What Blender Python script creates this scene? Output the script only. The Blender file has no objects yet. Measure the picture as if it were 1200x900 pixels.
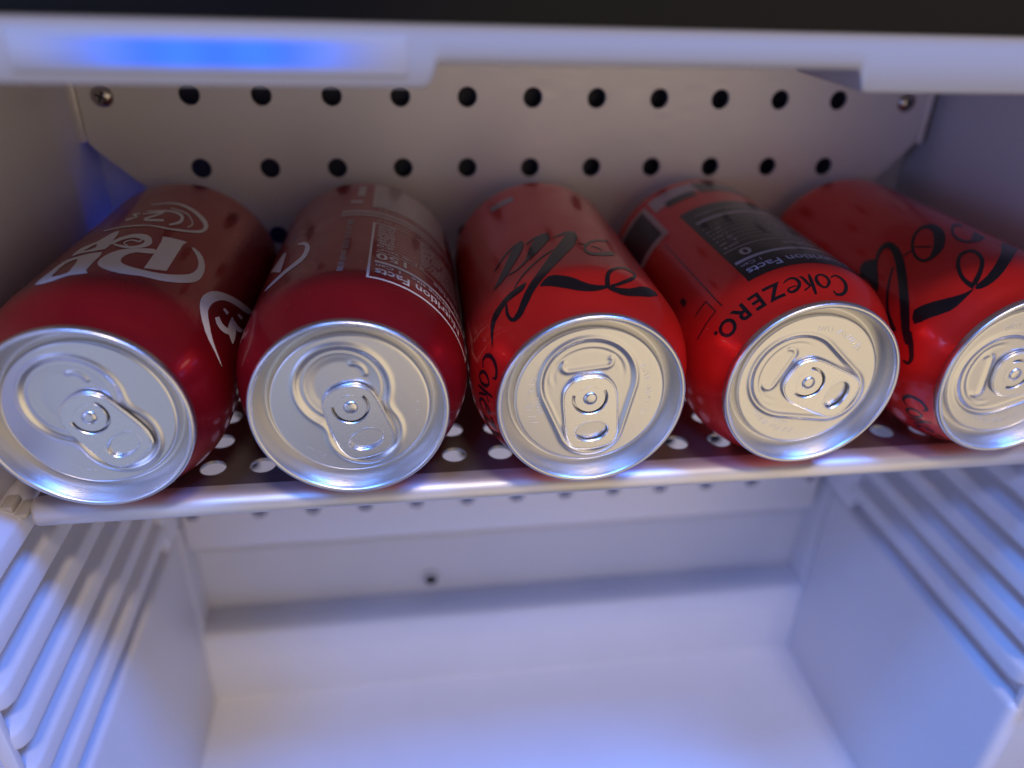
import bpy, bmesh, math, random
from mathutils import Matrix, Vector
random.seed(7)
S = 0.001                                    # everything below is laid out in millimetres
sc = bpy.context.scene
col = sc.collection

# ------------------------------------------------------------------ camera
cam = bpy.data.cameras.new('camera'); camo = bpy.data.objects.new('camera', cam); col.objects.link(camo)
camo.location = (-50.52*S, -304.10*S, 157.34*S)
camo.rotation_euler = (1.05978, -0.02998, -0.13982)
cam.sensor_width = 36.0; cam.lens = 888.654/1200*36
cam.clip_start = 0.005; cam.clip_end = 50
cam.dof.use_dof = True; cam.dof.focus_distance = 0.218; cam.dof.aperture_fstop = 5.0
sc.camera = camo

# ------------------------------------------------------------------ world, lamps, exposure
w = bpy.data.worlds.new('World'); sc.world = w; w.use_nodes = True
w.node_tree.nodes['Background'].inputs[0].default_value = (0.40, 0.46, 0.98, 1)
w.node_tree.nodes['Background'].inputs[1].default_value = 0.16

def lamp(name, loc, aim, size, sizey, energy, color):
    l = bpy.data.lights.new(name, 'AREA'); l.shape = 'RECTANGLE'; l.size = size*S; l.size_y = sizey*S
    l.energy = energy; l.color = color
    o = bpy.data.objects.new(name, l); col.objects.link(o)
    o.location = Vector(loc)*S
    o.rotation_euler = (Vector(aim)-Vector(loc)).to_track_quat('-Z', 'Z').to_euler()
    return o
# warm room lamp overhead in front of the open refrigerator
lamp('room_lamp', (170, -1200, 1640), (0, -100, 20), 320, 180, 12.5, (1.0, 0.83, 0.70))
# two steep blue fill lamps, added either side for the facing liner walls
lamp('blue_side_fill', (640, -560, 1450), (-40, -130, -60), 380, 300, 30.0, (0.07, 0.24, 1.0))
lamp('blue_side_fill', (-620, -410, 1450), (20, -130, -20), 260, 200, 15.0, (0.07, 0.28, 1.0))
lamp('blue_wall_lamp', (-520, -1150, 1380), (0, -100, -20), 420, 260, 12.0, (0.10, 0.27, 1.0))
lamp('blue_glow_behind_plate', (-150, 9, 6), (-150, 9, 60), 8, 8, 0.011, (0.01, 0.07, 1.0))
# light coming back from the warm floor of the room, low and to the right
lamp('floor_bounce_lamp', (430, -950, -120), (60, -120, 40), 1000, 1100, 3.0, (1.0, 0.79, 0.46))
# paler light coming back from the floor on the left
lamp('floor_bounce_lamp', (-560, -900, -300), (-90, -120, 40), 700, 800, 0.72, (0.72, 0.80, 1.0))
# cooler room light from the left
lamp('cool_room_lamp', (-760, -760, 120), (60, -90, 40), 360, 360, 1.5, (0.30, 0.40, 1.0))

sc.view_settings.view_transform = 'Standard'; sc.view_settings.look = 'None'
sc.view_settings.exposure = 0.0; sc.view_settings.gamma = 1.0; sc.view_settings.use_curve_mapping = False
sc.render.engine = 'CYCLES'
sc.cycles.use_denoising = True
sc.cycles.max_bounces = 12; sc.cycles.diffuse_bounces = 8; sc.cycles.glossy_bounces = 6
sc.render.resolution_x = 1024; sc.render.resolution_y = 768

# ------------------------------------------------------------------ materials
def mat(name, color, rough=0.4, metal=0.0, coat=0.0, coat_rough=0.1, spec=0.5, brushed=None, bump=0.0, bump_scale=200.0,
        rvar=0.0, cvar=0.0, specks=None):
    m = bpy.data.materials.new(name); m.use_nodes = True
    nt = m.node_tree; b = nt.nodes['Principled BSDF']
    b.inputs['Base Color'].default_value = (*color, 1)
    b.inputs['Roughness'].default_value = rough; b.inputs['Metallic'].default_value = metal
    b.inputs['Coat Weight'].default_value = coat; b.inputs['Coat Roughness'].default_value = coat_rough
    b.inputs['Specular IOR Level'].default_value = spec
    tc = nt.nodes.new('ShaderNodeTexCoord'); mp = nt.nodes.new('ShaderNodeMapping')
    nt.links.new(tc.outputs['Object'], mp.inputs[0])
    if brushed: mp.inputs['Scale'].default_value = brushed
    nz = nt.nodes.new('ShaderNodeTexNoise'); nz.inputs['Scale'].default_value = bump_scale
    nz.inputs['Detail'].default_value = 4
    nt.links.new(mp.outputs[0], nz.inputs['Vector'])
    if rvar or cvar:
        nz2 = nt.nodes.new('ShaderNodeTexNoise'); nz2.inputs['Scale'].default_value = 45; nz2.inputs['Detail'].default_value = 5
        nt.links.new(tc.outputs['Object'], nz2.inputs['Vector'])
    if rvar:
        mr = nt.nodes.new('ShaderNodeMapRange')
        mr.inputs['From Min'].default_value = 0.3; mr.inputs['From Max'].default_value = 0.7
        mr.inputs['To Min'].default_value = max(0.02, rough-rvar); mr.inputs['To Max'].default_value = rough+rvar
        nt.links.new(nz.outputs['Fac'] if brushed else nz2.outputs['Fac'], mr.inputs['Value'])
        nt.links.new(mr.outputs[0], b.inputs['Roughness'])
    if cvar:
        mx = nt.nodes.new('ShaderNodeMix'); mx.data_type = 'RGBA'
        mx.inputs['A'].default_value = (*[c*(1-cvar) for c in color], 1); mx.inputs['B'].default_value = (*[min(1, c*(1+cvar)) for c in color], 1)
        nt.links.new(nz2.outputs['Fac'], mx.inputs['Factor']); nt.links.new(mx.outputs['Result'], b.inputs['Base Color'])
    if specks:
        vo = nt.nodes.new('ShaderNodeTexVoronoi'); vo.inputs['Scale'].default_value = specks[0]; nt.links.new(tc.outputs['Object'], vo.inputs['Vector'])
        lt = nt.nodes.new('ShaderNodeMath'); lt.operation = 'LESS_THAN'; nt.links.new(vo.outputs['Distance'], lt.inputs[0]); lt.inputs[1].default_value = specks[1]
        sp_ = nt.nodes.new('ShaderNodeSeparateColor'); nt.links.new(vo.outputs['Color'], sp_.inputs[0])
        gt = nt.nodes.new('ShaderNodeMath'); gt.operation = 'GREATER_THAN'; nt.links.new(sp_.outputs[0], gt.inputs[0]); gt.inputs[1].default_value = specks[2]
        ml_ = nt.nodes.new('ShaderNodeMath'); ml_.operation = 'MULTIPLY'; nt.links.new(lt.outputs[0], ml_.inputs[0]); nt.links.new(gt.outputs[0], ml_.inputs[1])
        mz = nt.nodes.new('ShaderNodeMix'); mz.data_type = 'RGBA'; nt.links.new(ml_.outputs[0], mz.inputs['Factor'])
        if b.inputs['Base Color'].is_linked: nt.links.new(b.inputs['Base Color'].links[0].from_socket, mz.inputs['A'])
        else: mz.inputs['A'].default_value = (*color, 1)
        mz.inputs['B'].default_value = (*specks[3], 1); nt.links.new(mz.outputs['Result'], b.inputs['Base Color'])
    if bump:
        bp = nt.nodes.new('ShaderNodeBump'); bp.inputs['Strength'].default_value = bump; bp.inputs['Distance'].default_value = 0.0002
        nt.links.new(nz.outputs['Fac'], bp.inputs['Height']); nt.links.new(bp.outputs[0], b.inputs['Normal'])
    return m
M = {}
M['liner'] = mat('white_liner_plastic', (0.70, 0.69, 0.71), 0.38, spec=0.4, bump=0.12, bump_scale=900, rvar=0.08, cvar=0.03, specks=(150, 0.05, 0.86, (.30, .28, .28)))
M['trim'] = mat('white_trim_plastic', (0.46, 0.43, 0.385), 0.36, spec=0.3, bump=0.03, bump_scale=700, rvar=0.04)
M['black'] = mat('black_cabinet_paint', (0.003, 0.003, 0.004), 0.30, spec=0.18, bump=0.1, bump_scale=1200)
M['panel'] = mat('brushed_aluminium_panel', (0.80, 0.765, 0.74), 0.46, metal=0.45, brushed=(6, 200, 200), bump=0.06, bump_scale=14, rvar=0.07)
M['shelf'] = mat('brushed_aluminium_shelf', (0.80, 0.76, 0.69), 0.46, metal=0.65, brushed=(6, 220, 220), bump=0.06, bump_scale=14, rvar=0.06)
M['shelf_shaded'] = mat('shaded_shelf_metal', (0.40, 0.37, 0.35), 0.40, metal=0.85, brushed=(6, 220, 220), bump=0.06, bump_scale=14, rvar=0.08)  # darker copy of the lip's metal, for the shade under the cans
M['lid'] = mat('aluminium_lid', (0.78, 0.765, 0.73), 0.32, metal=1.0, brushed=(420, 14, 420), bump=0.05, bump_scale=14, rvar=0.03)
M['tab'] = mat('aluminium_tab', (0.80, 0.79, 0.77), 0.28, metal=1.0, brushed=(14, 420, 420), bump=0.02, bump_scale=14, rvar=0.02)
M['steel'] = mat('screw_steel', (0.50, 0.46, 0.42), 0.25, metal=1.0, bump=0.1, bump_scale=900)
M['dark'] = mat('recess_shade', (0.01, 0.01, 0.012), 0.6)  # near-black that stands for the shade inside small recesses
M['hole_backing'] = mat('dark_hole_backing', (0.045, 0.048, 0.065), 0.5, bump=0.1)  # tone of the added sheet that darkens the plate's holes
M['maroon'] = mat('maroon_metallic_can_paint', (0.34, 0.010, 0.019), 0.32, metal=0.60, coat=0.48, coat_rough=0.04, spec=0.3, rvar=0.08, cvar=0.06, bump=0.04, bump_scale=160, specks=(260, 0.06, 0.88, (.6, .3, .3)))
M['red'] = mat('red_metallic_can_paint', (0.72, 0.020, 0.014), 0.34, metal=0.48, coat=0.48, coat_rough=0.04, spec=0.3, rvar=0.07, cvar=0.04, bump=0.04, bump_scale=160, specks=(240, 0.05, 0.90, (.8, .45, .4)))
M['base'] = mat('bare_aluminium_base', (0.75, 0.74, 0.73), 0.25, metal=1.0, bump=0.04)
M['ink_white'] = mat('white_ink', (0.86, 0.84, 0.82), 0.35, coat=0.30, coat_rough=0.07, spec=0.3, cvar=0.03)
M['ink_pale'] = mat('pale_ink', (0.60, 0.50, 0.50), 0.35, coat=0.30, coat_rough=0.07, spec=0.3, cvar=0.05)
M['ink_black'] = mat('black_ink', (0.006, 0.005, 0.007), 0.30, coat=0.48, coat_rough=0.04, spec=0.3)
M['ink_grey'] = mat('grey_ink', (0.42, 0.40, 0.42), 0.35, coat=0.30, coat_rough=0.07, spec=0.3)
M['ink_plum'] = mat('dark_plum_ink', (0.030, 0.020, 0.040), 0.35, coat=0.30, coat_rough=0.07, spec=0.3)

# ------------------------------------------------------------------ helpers
def mk(name, bm, m, parent=None, loc=(0, 0, 0), smooth=True, angle=35):
    me = bpy.data.meshes.new(name)
    bmesh.ops.scale(bm, vec=(S, S, S), verts=bm.verts)
    bm.normal_update(); bm.to_mesh(me); bm.free()
    if smooth:
        for p in me.polygons: p.use_smooth = True
        me.set_sharp_from_angle(angle=math.radians(angle))
    me.materials.append(m)
    o = bpy.data.objects.new(name, me); col.objects.link(o)
    o.parent = parent; o.location = Vector(loc)*S
    return o
def empty(name, loc, rz=0.0):
    o = bpy.data.objects.new(name, None); col.objects.link(o); o.empty_display_size = 0.02
    o.location = Vector(loc)*S; o.rotation_euler = (0, 0, rz); return o
def tag(o, label, cat, group=None):
    o['label'] = label; o['category'] = cat
    if group: o['group'] = group
def box(bm, x0, x1, y0, y1, z0, z1, bev=0.0, seg=2):
    r = bmesh.ops.create_cube(bm, size=1.0); vs = r['verts']
    bmesh.ops.scale(bm, vec=(x1-x0, y1-y0, z1-z0), verts=vs)
    bmesh.ops.translate(bm, vec=((x0+x1)/2, (y0+y1)/2, (z0+z1)/2), verts=vs)
    if bev:
        es = list({e for v in vs for e in v.link_edges})
        bmesh.ops.bevel(bm, geom=es, offset=bev, segments=seg, profile=0.5, affect='EDGES')
    return bm
def boxo(name, x0, x1, y0, y1, z0, z1, m, parent, bev=0.0, seg=2):
    return mk(name, box(bmesh.new(), x0, x1, y0, y1, z0, z1, bev, seg), m, parent)
def sweep_x(name, prof, x0, x1, m, parent, nseg=1, angle=35):
    """open (y,z) profile carried along x"""
    bm = bmesh.new(); rows = []
    for k in range(nseg+1):
        x = x0+(x1-x0)*k/nseg; rows.append([bm.verts.new((x, y, z)) for y, z in prof])
    for a, b in zip(rows[:-1], rows[1:]):
        for i in range(len(prof)-1): bm.faces.new((a[i], b[i], b[i+1], a[i+1]))
    return mk(name, bm, m, parent, angle=angle)
def closed_sweep_x(bm, prof, x0, x1):
    a = [bm.verts.new((x0, y, z)) for y, z in prof]; b = [bm.verts.new((x1, y, z)) for y, z in prof]
    n = len(prof)
    for i in range(n): bm.faces.new((a[i], a[(i+1) % n], b[(i+1) % n], b[i]))
    bm.faces.new(a[::-1]); bm.faces.new(b)
def revolve(bm, prof, n=128, cap=False):
    """(r,z) profile about z"""
    rows = []
    for r, z in prof:
        if r < 1e-6: rows.append([bm.verts.new((0, 0, z))])
        else: rows.append([bm.verts.new((r*math.cos(2*math.pi*k/n), r*math.sin(2*math.pi*k/n), z)) for k in range(n)])
    for a, b in zip(rows[:-1], rows[1:]):
        for k in range(n):
            k2 = (k+1) % n
            if len(a) == 1: bm.faces.new((a[0], b[k2], b[k]))
            elif len(b) == 1: bm.faces.new((a[k], a[k2], b[0]))
            else: bm.faces.new((a[k], a[k2], b[k2], b[k]))
    return rows
def plate(splines, extrude=0.0, bevel=0.0, bres=1):
    """flat filled outline with holes -> bmesh (mm), made by Blender's own 2-D curve fill"""
    cu = bpy.data.curves.new('tmp', 'CURVE'); cu.dimensions = '2D'; cu.fill_mode = 'BOTH' if (extrude or bevel) else 'FRONT'
    cu.extrude = extrude; cu.bevel_depth = bevel; cu.bevel_resolution = bres
    for pts in splines:
        sp = cu.splines.new('POLY'); sp.points.add(len(pts)-1); sp.use_cyclic_u = True
        for p, q in zip(sp.points, pts): p.co = (q[0], q[1], 0, 1)
    return curve_bm(cu)
def curve_bm(cu):
    o = bpy.data.objects.new('tmp', cu); col.objects.link(o)
    dg = bpy.context.evaluated_depsgraph_get(); dg.update()
    me = bpy.data.meshes.new_from_object(o.evaluated_get(dg))
    bm = bmesh.new(); bm.from_mesh(me)
    bpy.data.objects.remove(o); bpy.data.curves.remove(cu); bpy.data.meshes.remove(me)
    bmesh.ops.remove_doubles(bm, verts=bm.verts, dist=0.001)
    return bm
def circle(cx, cy, r, n=28, ry=None):
    return [(cx+r*math.cos(2*math.pi*k/n), cy+(ry or r)*math.sin(2*math.pi*k/n)) for k in range(n)]
def tube(pts, r, closed=True, res=3):
    cu = bpy.data.curves.new('tmp', 'CURVE'); cu.dimensions = '3D'; cu.bevel_depth = r; cu.bevel_resolution = res
    sp = cu.splines.new('POLY'); sp.points.add(len(pts)-1); sp.use_cyclic_u = closed
    for p, q in zip(sp.points, pts): p.co = (*q, 1)
    return curve_bm(cu)

# ------------------------------------------------------------------ the refrigerator cabinet
XL, XR, FL, YF = -162.0, 172.0, -204.0, -147.0
fr = empty('refrigerator', (5, -60, FL))
tag(fr, 'open small refrigerator with white ribbed liner, black cabinet edge and perforated metal back plate', 'refrigerator')
def P(o):          # keep a part where it stands, as a child of an Empty that is not at the origin
    o.location = o.location - (fr.location if o.parent == fr else Vector((0, 0, 0))); return o
# back wall, ledge, compressor hump and floor: one moulded sheet with rounded folds
def fillet(pts, r, n=5):
    out = [pts[0]]
    for a, b, c in zip(pts[:-2], pts[1:-1], pts[2:]):
        a, b, c = Vector(a), Vector(b), Vector(c); u = (a-b).normalized(); v = (c-b).normalized()
        p, q = b+u*r, b+v*r
        for k in range(n+1):
            t = k/n; out.append(tuple(p*(1-t)**2+b*2*t*(1-t)+q*t*t))
    return out+[pts[-1]]
P(sweep_x('back_wall', fillet([(16, 150), (16, -112), (14.2, -116), (14.2, -155)], 1.5), XL-10, XR+10, M['liner'], fr))
P(sweep_x('compressor_hump', fillet([(14.2, -155.2), (-5, -156.5), (-6.5, -202)], 4.0, 6), XL-10, XR+10, M['liner'], fr))
P(sweep_x('liner_floor', fillet([(-6.0, -199.5), (-6.6, FL), (-60, FL-0.6), (YF+3, FL-1)], 1.2, 4), XL-10, XR+10, M['liner'], fr))
P(boxo('liner_ceiling', XL-12, XR+12, YF+10, 17, 141.5, 146, M['liner'], fr))
# side walls: flush sheet with grooves, each rib a piece of its own
groove_z = [-80.5, -64.0, -47.5, -31.0, -14.5, 2.0]
def side(x, sgn, yback, yfront, name):
    """sgn = -1 left, +1 right; the grooves are cut 6 mm outwards"""
    X = lambda d: (x+sgn*d)
    def bx(nm, d0, d1, y0, y1, z0, z1, par, bev, seg=3):
        a, b = sorted((X(d0), X(d1))); return boxo(nm, a, b, y0, y1, z0, z1, M['liner'], par, bev, seg)
    wl = P(bx(name, 0, 9, yfront, -4.2, FL-3, groove_z[0]-4.6, fr, 3.2, 4))
    wl2 = P(bx('wall_rear', 0, 9, yback, 16, groove_z[0]-4.9, 30, fr, 1.6))
    P(bx('wall_rear', 0, 9, -4.0, 16, FL-3, groove_z[0]-5.1, fr, 1.0))
    P(bx('groove_bed', 6.3, 12, yfront-3, yback+1, groove_z[0]-5.4, 30, fr, 0))
    P(bx('upper_wall', 3.2, 12, yfront+2, 16, 30.3, 141.3, fr, 1.2))
    for k, z in enumerate(groove_z):
        z0 = z+4.0; z1 = groove_z[k+1]-4.4 if k+1 < len(groove_z) else 14.0
        # rib with a crisp lower edge and a sloped upper face, its front end rounded
        bm = bmesh.new()
        L0, L1 = yfront+6, yback+2
        secs = []
        ys = [L0-5.6, L0-4.6, L0-2.8, L0, L1]
        ins = [5.0, 2.6, 0.9, 0.0, 0.0]
        for y, i_ in zip(ys, ins):
            hh = z1-z0
            pr = [(7.0, z0+i_*0.5), (0.6+i_, z0+i_*0.5), (0.05+i_, z0+0.5+i_*0.5), (0.0+i_, z0+1.0+i_*0.5), (0.0+i_, z1-2.0), (0.2+i_, z1-1.2), (0.7+i_, z1-0.4), (6.9, z1+2.9-i_*0.2)]
            secs.append([bm.verts.new((X(d), y, zz)) for d, zz in pr])
        for a, b in zip(secs[:-1], secs[1:]):
            for i in range(len(a)-1): bm.faces.new((a[i], b[i], b[i+1], a[i+1]))
        bm.faces.new(secs[0]); bm.faces.new(secs[-1])
        bmesh.ops.recalc_face_normals(bm, faces=bm.faces)
        rb = mk('rib', bm, M['liner'], wl2, angle=50)
        rb.location = -wl2.location - fr.location + Vector((0, 0, 0)) if False else rb.location
    return wl2
side(XL, -1, -20.0, -152.0, 'left_wall')
side(XR, +1, -22.0, -142.0, 'right_wall')
# front frame faces beside the opening
P(boxo('door_frame', XL-60, XL-2.6, -151.8, -149, FL-5, 134.5, M['liner'], fr, 0.8))
P(boxo('door_frame', XR+2.6, XR+60, -141.8, -139, FL-5, 134.5, M['liner'], fr, 0.8))
# front trim bar above the opening with its notch
def trim_piece(x0, x1, zb, name='front_trim'):
    prof = fillet([(YF+34, zb+0.4), (YF+0.8, zb), (YF, zb+0.8), (YF-0.2, 138.2 if zb < 137 else zb+0.6), (YF+4.6, 144.3), (YF+5.2, 145.6), (YF+12, 146.3), (YF+34, 146.4)], 0.35, 3)
    bm = bmesh.new(); closed_sweep_x(bm, prof, x0, x1)
    bmesh.ops.recalc_face_normals(bm, faces=bm.faces)
    return P(mk(name, bm, M['trim'], fr, angle=25))
def trim_bar():
    # one bar: the lower edge steps up between x=-44 and x=47 over rounded corners
    xs = [-230, -140, -60, -48, -45.5, -44.2, -43.4, -42.9, -42.2, -41, 0, 34, 43.5, 44.6, 45.4, 46.0, 46.6, 47.4, 48.6, 90, 150, 230]
    def zb(x):
        lo, hi = 134.8, 139.3
        if x <= -45.5 or x >= 47.4: return lo
        if -42.2 <= x <= 44.6: return hi
        t = {-44.2: .10, -43.4: .42, -42.9: .80, 45.4: .80, 46.0: .42, 46.6: .10}.get(x, 1.0)
        return lo+(hi-lo)*t
    bm = bmesh.new(); rows = []
    for x in xs:
        b = zb(x)
        prof = [(YF+30, b+0.5), (YF+2, b+0.1), (YF+0.9, b), (YF+0.25, b+0.3), (YF, b+0.9), (YF-0.25, 141.0), (YF-0.1, 143.6), (YF, 145.2), (YF+0.05, 146.6), (YF+1.0, 147.0), (YF+8, 147.1), (YF+30, 147.2)]
        rows.append([bm.verts.new((x, y, z)) for y, z in prof])
    for a, b in zip(rows[:-1], rows[1:]):
        for i in range(len(a)-1): bm.faces.new((a[i], b[i], b[i+1], a[i+1]))
    bmesh.ops.recalc_face_normals(bm, faces=bm.faces)
    return P(mk('front_trim', bm, M['trim'], fr, angle=28))
tr = trim_bar()
# blue patch on the trim, put in as an emissive strip fading towards its ends
ml = bpy.data.materials.new('blue_patch_glow'); ml.use_nodes = True; nt = ml.node_tree; b_ = nt.nodes['Principled BSDF']
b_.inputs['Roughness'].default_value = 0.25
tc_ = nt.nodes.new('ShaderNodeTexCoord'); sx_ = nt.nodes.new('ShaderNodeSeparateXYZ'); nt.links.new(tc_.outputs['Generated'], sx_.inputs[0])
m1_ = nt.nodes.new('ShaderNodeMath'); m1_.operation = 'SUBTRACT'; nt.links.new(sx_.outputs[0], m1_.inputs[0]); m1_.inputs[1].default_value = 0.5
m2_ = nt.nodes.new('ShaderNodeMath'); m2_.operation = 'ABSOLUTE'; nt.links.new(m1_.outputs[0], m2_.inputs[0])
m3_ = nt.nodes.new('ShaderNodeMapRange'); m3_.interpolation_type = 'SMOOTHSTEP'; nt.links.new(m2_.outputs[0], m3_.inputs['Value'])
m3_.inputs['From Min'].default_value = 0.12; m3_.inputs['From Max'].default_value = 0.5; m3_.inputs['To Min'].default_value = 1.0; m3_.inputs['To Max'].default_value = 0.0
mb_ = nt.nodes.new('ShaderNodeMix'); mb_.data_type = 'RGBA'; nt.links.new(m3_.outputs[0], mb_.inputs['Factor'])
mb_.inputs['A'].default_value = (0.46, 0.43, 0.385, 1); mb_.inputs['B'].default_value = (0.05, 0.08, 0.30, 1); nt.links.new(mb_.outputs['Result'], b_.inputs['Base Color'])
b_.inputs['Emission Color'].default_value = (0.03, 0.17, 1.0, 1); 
# the emission also fades at the upper and lower edge, with a faint ripple along it
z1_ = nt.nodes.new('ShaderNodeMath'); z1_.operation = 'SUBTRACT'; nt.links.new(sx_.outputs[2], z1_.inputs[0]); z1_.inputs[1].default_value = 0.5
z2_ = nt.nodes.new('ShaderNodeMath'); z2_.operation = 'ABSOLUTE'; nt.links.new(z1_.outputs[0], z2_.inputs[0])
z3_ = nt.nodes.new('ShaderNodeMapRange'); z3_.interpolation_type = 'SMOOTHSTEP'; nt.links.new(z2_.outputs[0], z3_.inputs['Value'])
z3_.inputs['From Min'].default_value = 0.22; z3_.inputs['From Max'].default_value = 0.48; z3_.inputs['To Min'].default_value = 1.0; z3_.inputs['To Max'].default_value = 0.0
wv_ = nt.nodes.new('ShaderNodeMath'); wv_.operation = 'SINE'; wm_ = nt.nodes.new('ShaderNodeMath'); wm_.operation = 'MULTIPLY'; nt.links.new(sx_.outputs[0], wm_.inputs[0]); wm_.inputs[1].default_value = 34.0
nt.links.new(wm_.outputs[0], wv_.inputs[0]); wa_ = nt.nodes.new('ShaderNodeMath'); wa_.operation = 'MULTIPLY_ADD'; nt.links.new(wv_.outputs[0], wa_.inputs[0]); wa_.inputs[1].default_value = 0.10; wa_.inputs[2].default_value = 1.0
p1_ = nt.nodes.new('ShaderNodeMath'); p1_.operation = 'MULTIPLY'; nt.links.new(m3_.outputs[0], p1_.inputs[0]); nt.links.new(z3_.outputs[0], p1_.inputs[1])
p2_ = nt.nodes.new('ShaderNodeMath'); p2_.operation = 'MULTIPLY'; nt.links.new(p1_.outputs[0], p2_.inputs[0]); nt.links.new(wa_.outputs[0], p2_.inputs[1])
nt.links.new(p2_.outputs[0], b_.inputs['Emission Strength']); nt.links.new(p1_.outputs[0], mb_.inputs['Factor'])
ls = mk('blue_trim_patch', box(bmesh.new(), -118, -48, YF-0.42, YF+0.3, 137.2, 144.0, 0.12, 2), ml, tr)
P(boxo('cabinet_top', -260, 260, YF-0.5, 30, 146.35, 190, M['black'], fr, 0.6))
# dark sheet added behind the perforated plate to darken its holes
P(boxo('hole_backing_sheet', -133, 139, 9, 12, -60, 128, M['hole_backing'], fr, 0.8))
# drain hole in the back wall
bm = bmesh.new(); revolve(bm, [(6.0, 0.0), (5.6, 1.0), (4.6, 1.3), (3.6, 1.0), (3.3, -2.0), (0, -2.2)], 32)
dr = P(mk('drain_boss', bm, M['liner'], fr, (-42.3, 13.8, -145.5))); dr.rotation_euler = (math.radians(90), 0, 0)
bm = bmesh.new(); revolve(bm, [(3.6, 0.95), (2.0, 1.25), (0, 1.35)], 24); mk('drain_opening', bm, M['dark'], dr)  # dark cap in place of the shade inside the drain

# ------------------------------------------------------------------ perforated back plate
X0, PITCH = 1.82, 25.275
out = [(-162.5, 128), (-162.5, 94), (-160.5, 91.5), (-147.4, 79), (-136, 68), (-134, 60), (-134, -30), (-140, -42), (-160.5, -52), (-160.5, -99.5), (-159, -101),
       (165, -101), (166.5, -99.5), (166.5, -52), (146, -42), (140, -30), (140, 60), (142, 68), (154.7, 80.5), (164.5, 91.5), (166.5, 94), (166.5, 128)]
rows = [111.0, 84.4, 57.8, 30.5, 3.3, -24.0, -52.0, -80.2]
spl = [out]
for z in rows:
    for i in range(11): spl.append(circle(X0+(i-5)*PITCH, z, 3.9))
spl += [circle(-156.0, -80.2, 3.3), circle(161.4, -80.2, 3.3)]
bm = plate(spl, 0.55, 0.18, 1)
bmesh.ops.rotate(bm, cent=(0, 0, 0), matrix=Matrix.Rotation(math.radians(90), 3, 'X'), verts=bm.verts)
bmesh.ops.translate(bm, vec=(0, 0.7, 0), verts=bm.verts)
pan = P(mk('perforated_plate', bm, M['panel'], fr, angle=12))
for x0, x1 in ((-166.0, -162.9), (166.9, 170.0)):
    mk('edge_flange', box(bmesh.new(), x0, x1, -1.2, 9, 94, 128, 0.6), M['panel'], pan)
for x, z, a in ((-154.2, 110.2, 25), (158.3, 110.5, 50)):
    bm = bmesh.new(); revolve(bm, [(3.9, 0), (3.85, 0.5), (3.4, 1.2), (2.5, 1.8), (1.3, 2.1), (0, 2.2)], 32)
    s = mk('screw', bm, M['steel'], pan, (x, 0, z)); s.rotation_euler = (math.radians(90), math.radians(a), 0)
    # dark plus on the head, standing for the shade in its cross recess
    bm2 = bmesh.new(); box(bm2, -2.0, 2.0, -0.42, 0.42, 1.6, 2.26); box(bm2, -0.42, 0.42, -2.0, 2.0, 1.6, 2.28)
    c = mk('cross_recess', bm2, M['dark'], pan, (x, 0, z), smooth=False); c.rotation_euler = s.rotation_euler

# ------------------------------------------------------------------ perforated shelf
ZS = 16.13
sh = empty('perforated_shelf', (4, -58, ZS))
tag(sh, 'perforated aluminium shelf with rolled front lip, carrying the row of cans', 'shelf')
def Q(o): o.location = o.location - sh.location; return o
spl = [[(-159.0, -109.5), (166.5, -109.5), (166.5, -0.9), (-159.0, -0.9)]]
for j in range(7):
    for i in range(-3, 19):
        x = -111.7+15.05*i
        if -154 < x < 162: spl.append(circle(x, -100+15.0*j, 4.05, 24))
bm = plate(spl, 0.45, 0.15, 1)
bmesh.ops.translate(bm, vec=(0, 0, ZS-0.6), verts=bm.verts)
Q(mk('plate', bm, M['shelf_shaded'], sh, angle=12))
# rolled lip with rounded ends
prof = [(-109.5, ZS), (-111.5, ZS), (-113.2, ZS-0.25), (-114.6, ZS-0.95), (-115.7, ZS-2.0), (-116.3, ZS-3.3), (-116.4, ZS-5.2), (-116.1, ZS-5.9), (-115.3, ZS-6.2), (-114.6, ZS-5.8), (-114.5, ZS-4.2), (-113.4, ZS-2.6), (-111.5, ZS-1.7), (-109.5, ZS-1.3)]
bm = bmesh.new(); rows_ = []
for x, k in ((-160.5, .35), (-160.2, .62), (-159.3, .85), (-158.0, 1), (-100, 1), (0, 1), (100, 1), (165.5, 1), (166.8, .85), (167.6, .62), (167.9, .35)):
    rows_.append([bm.verts.new((x, -109.5+(y+109.5)*k, ZS-3+(z-ZS+3)*(k*.7+.3))) for y, z in prof])
for a, b in zip(rows_[:-1], rows_[1:]):
    for i in range(len(prof)): j = (i+1) % len(prof); bm.faces.new((a[i], a[j], b[j], b[i]))
bm.faces.new(rows_[0]); bm.faces.new(rows_[-1][::-1])
bmesh.ops.recalc_face_normals(bm, faces=bm.faces)
Q(mk('front_lip', bm, M['shelf'], sh, angle=50))
# white plastic clips that hold the shelf ends
for x0, x1 in ((-167.6, -160.6), (168.0, 174.8)):
    bm = bmesh.new(); box(bm, x0, x1, -115.5, -108.0, 12.2, 14.2, 0.5); box(bm, x0, x1-3.4 if x0 < 0 else x1, -115.0, -108.5, 13.9, 16.6, 0.6)
    Q(mk('end_clip', bm, M['trim'], sh))

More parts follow.
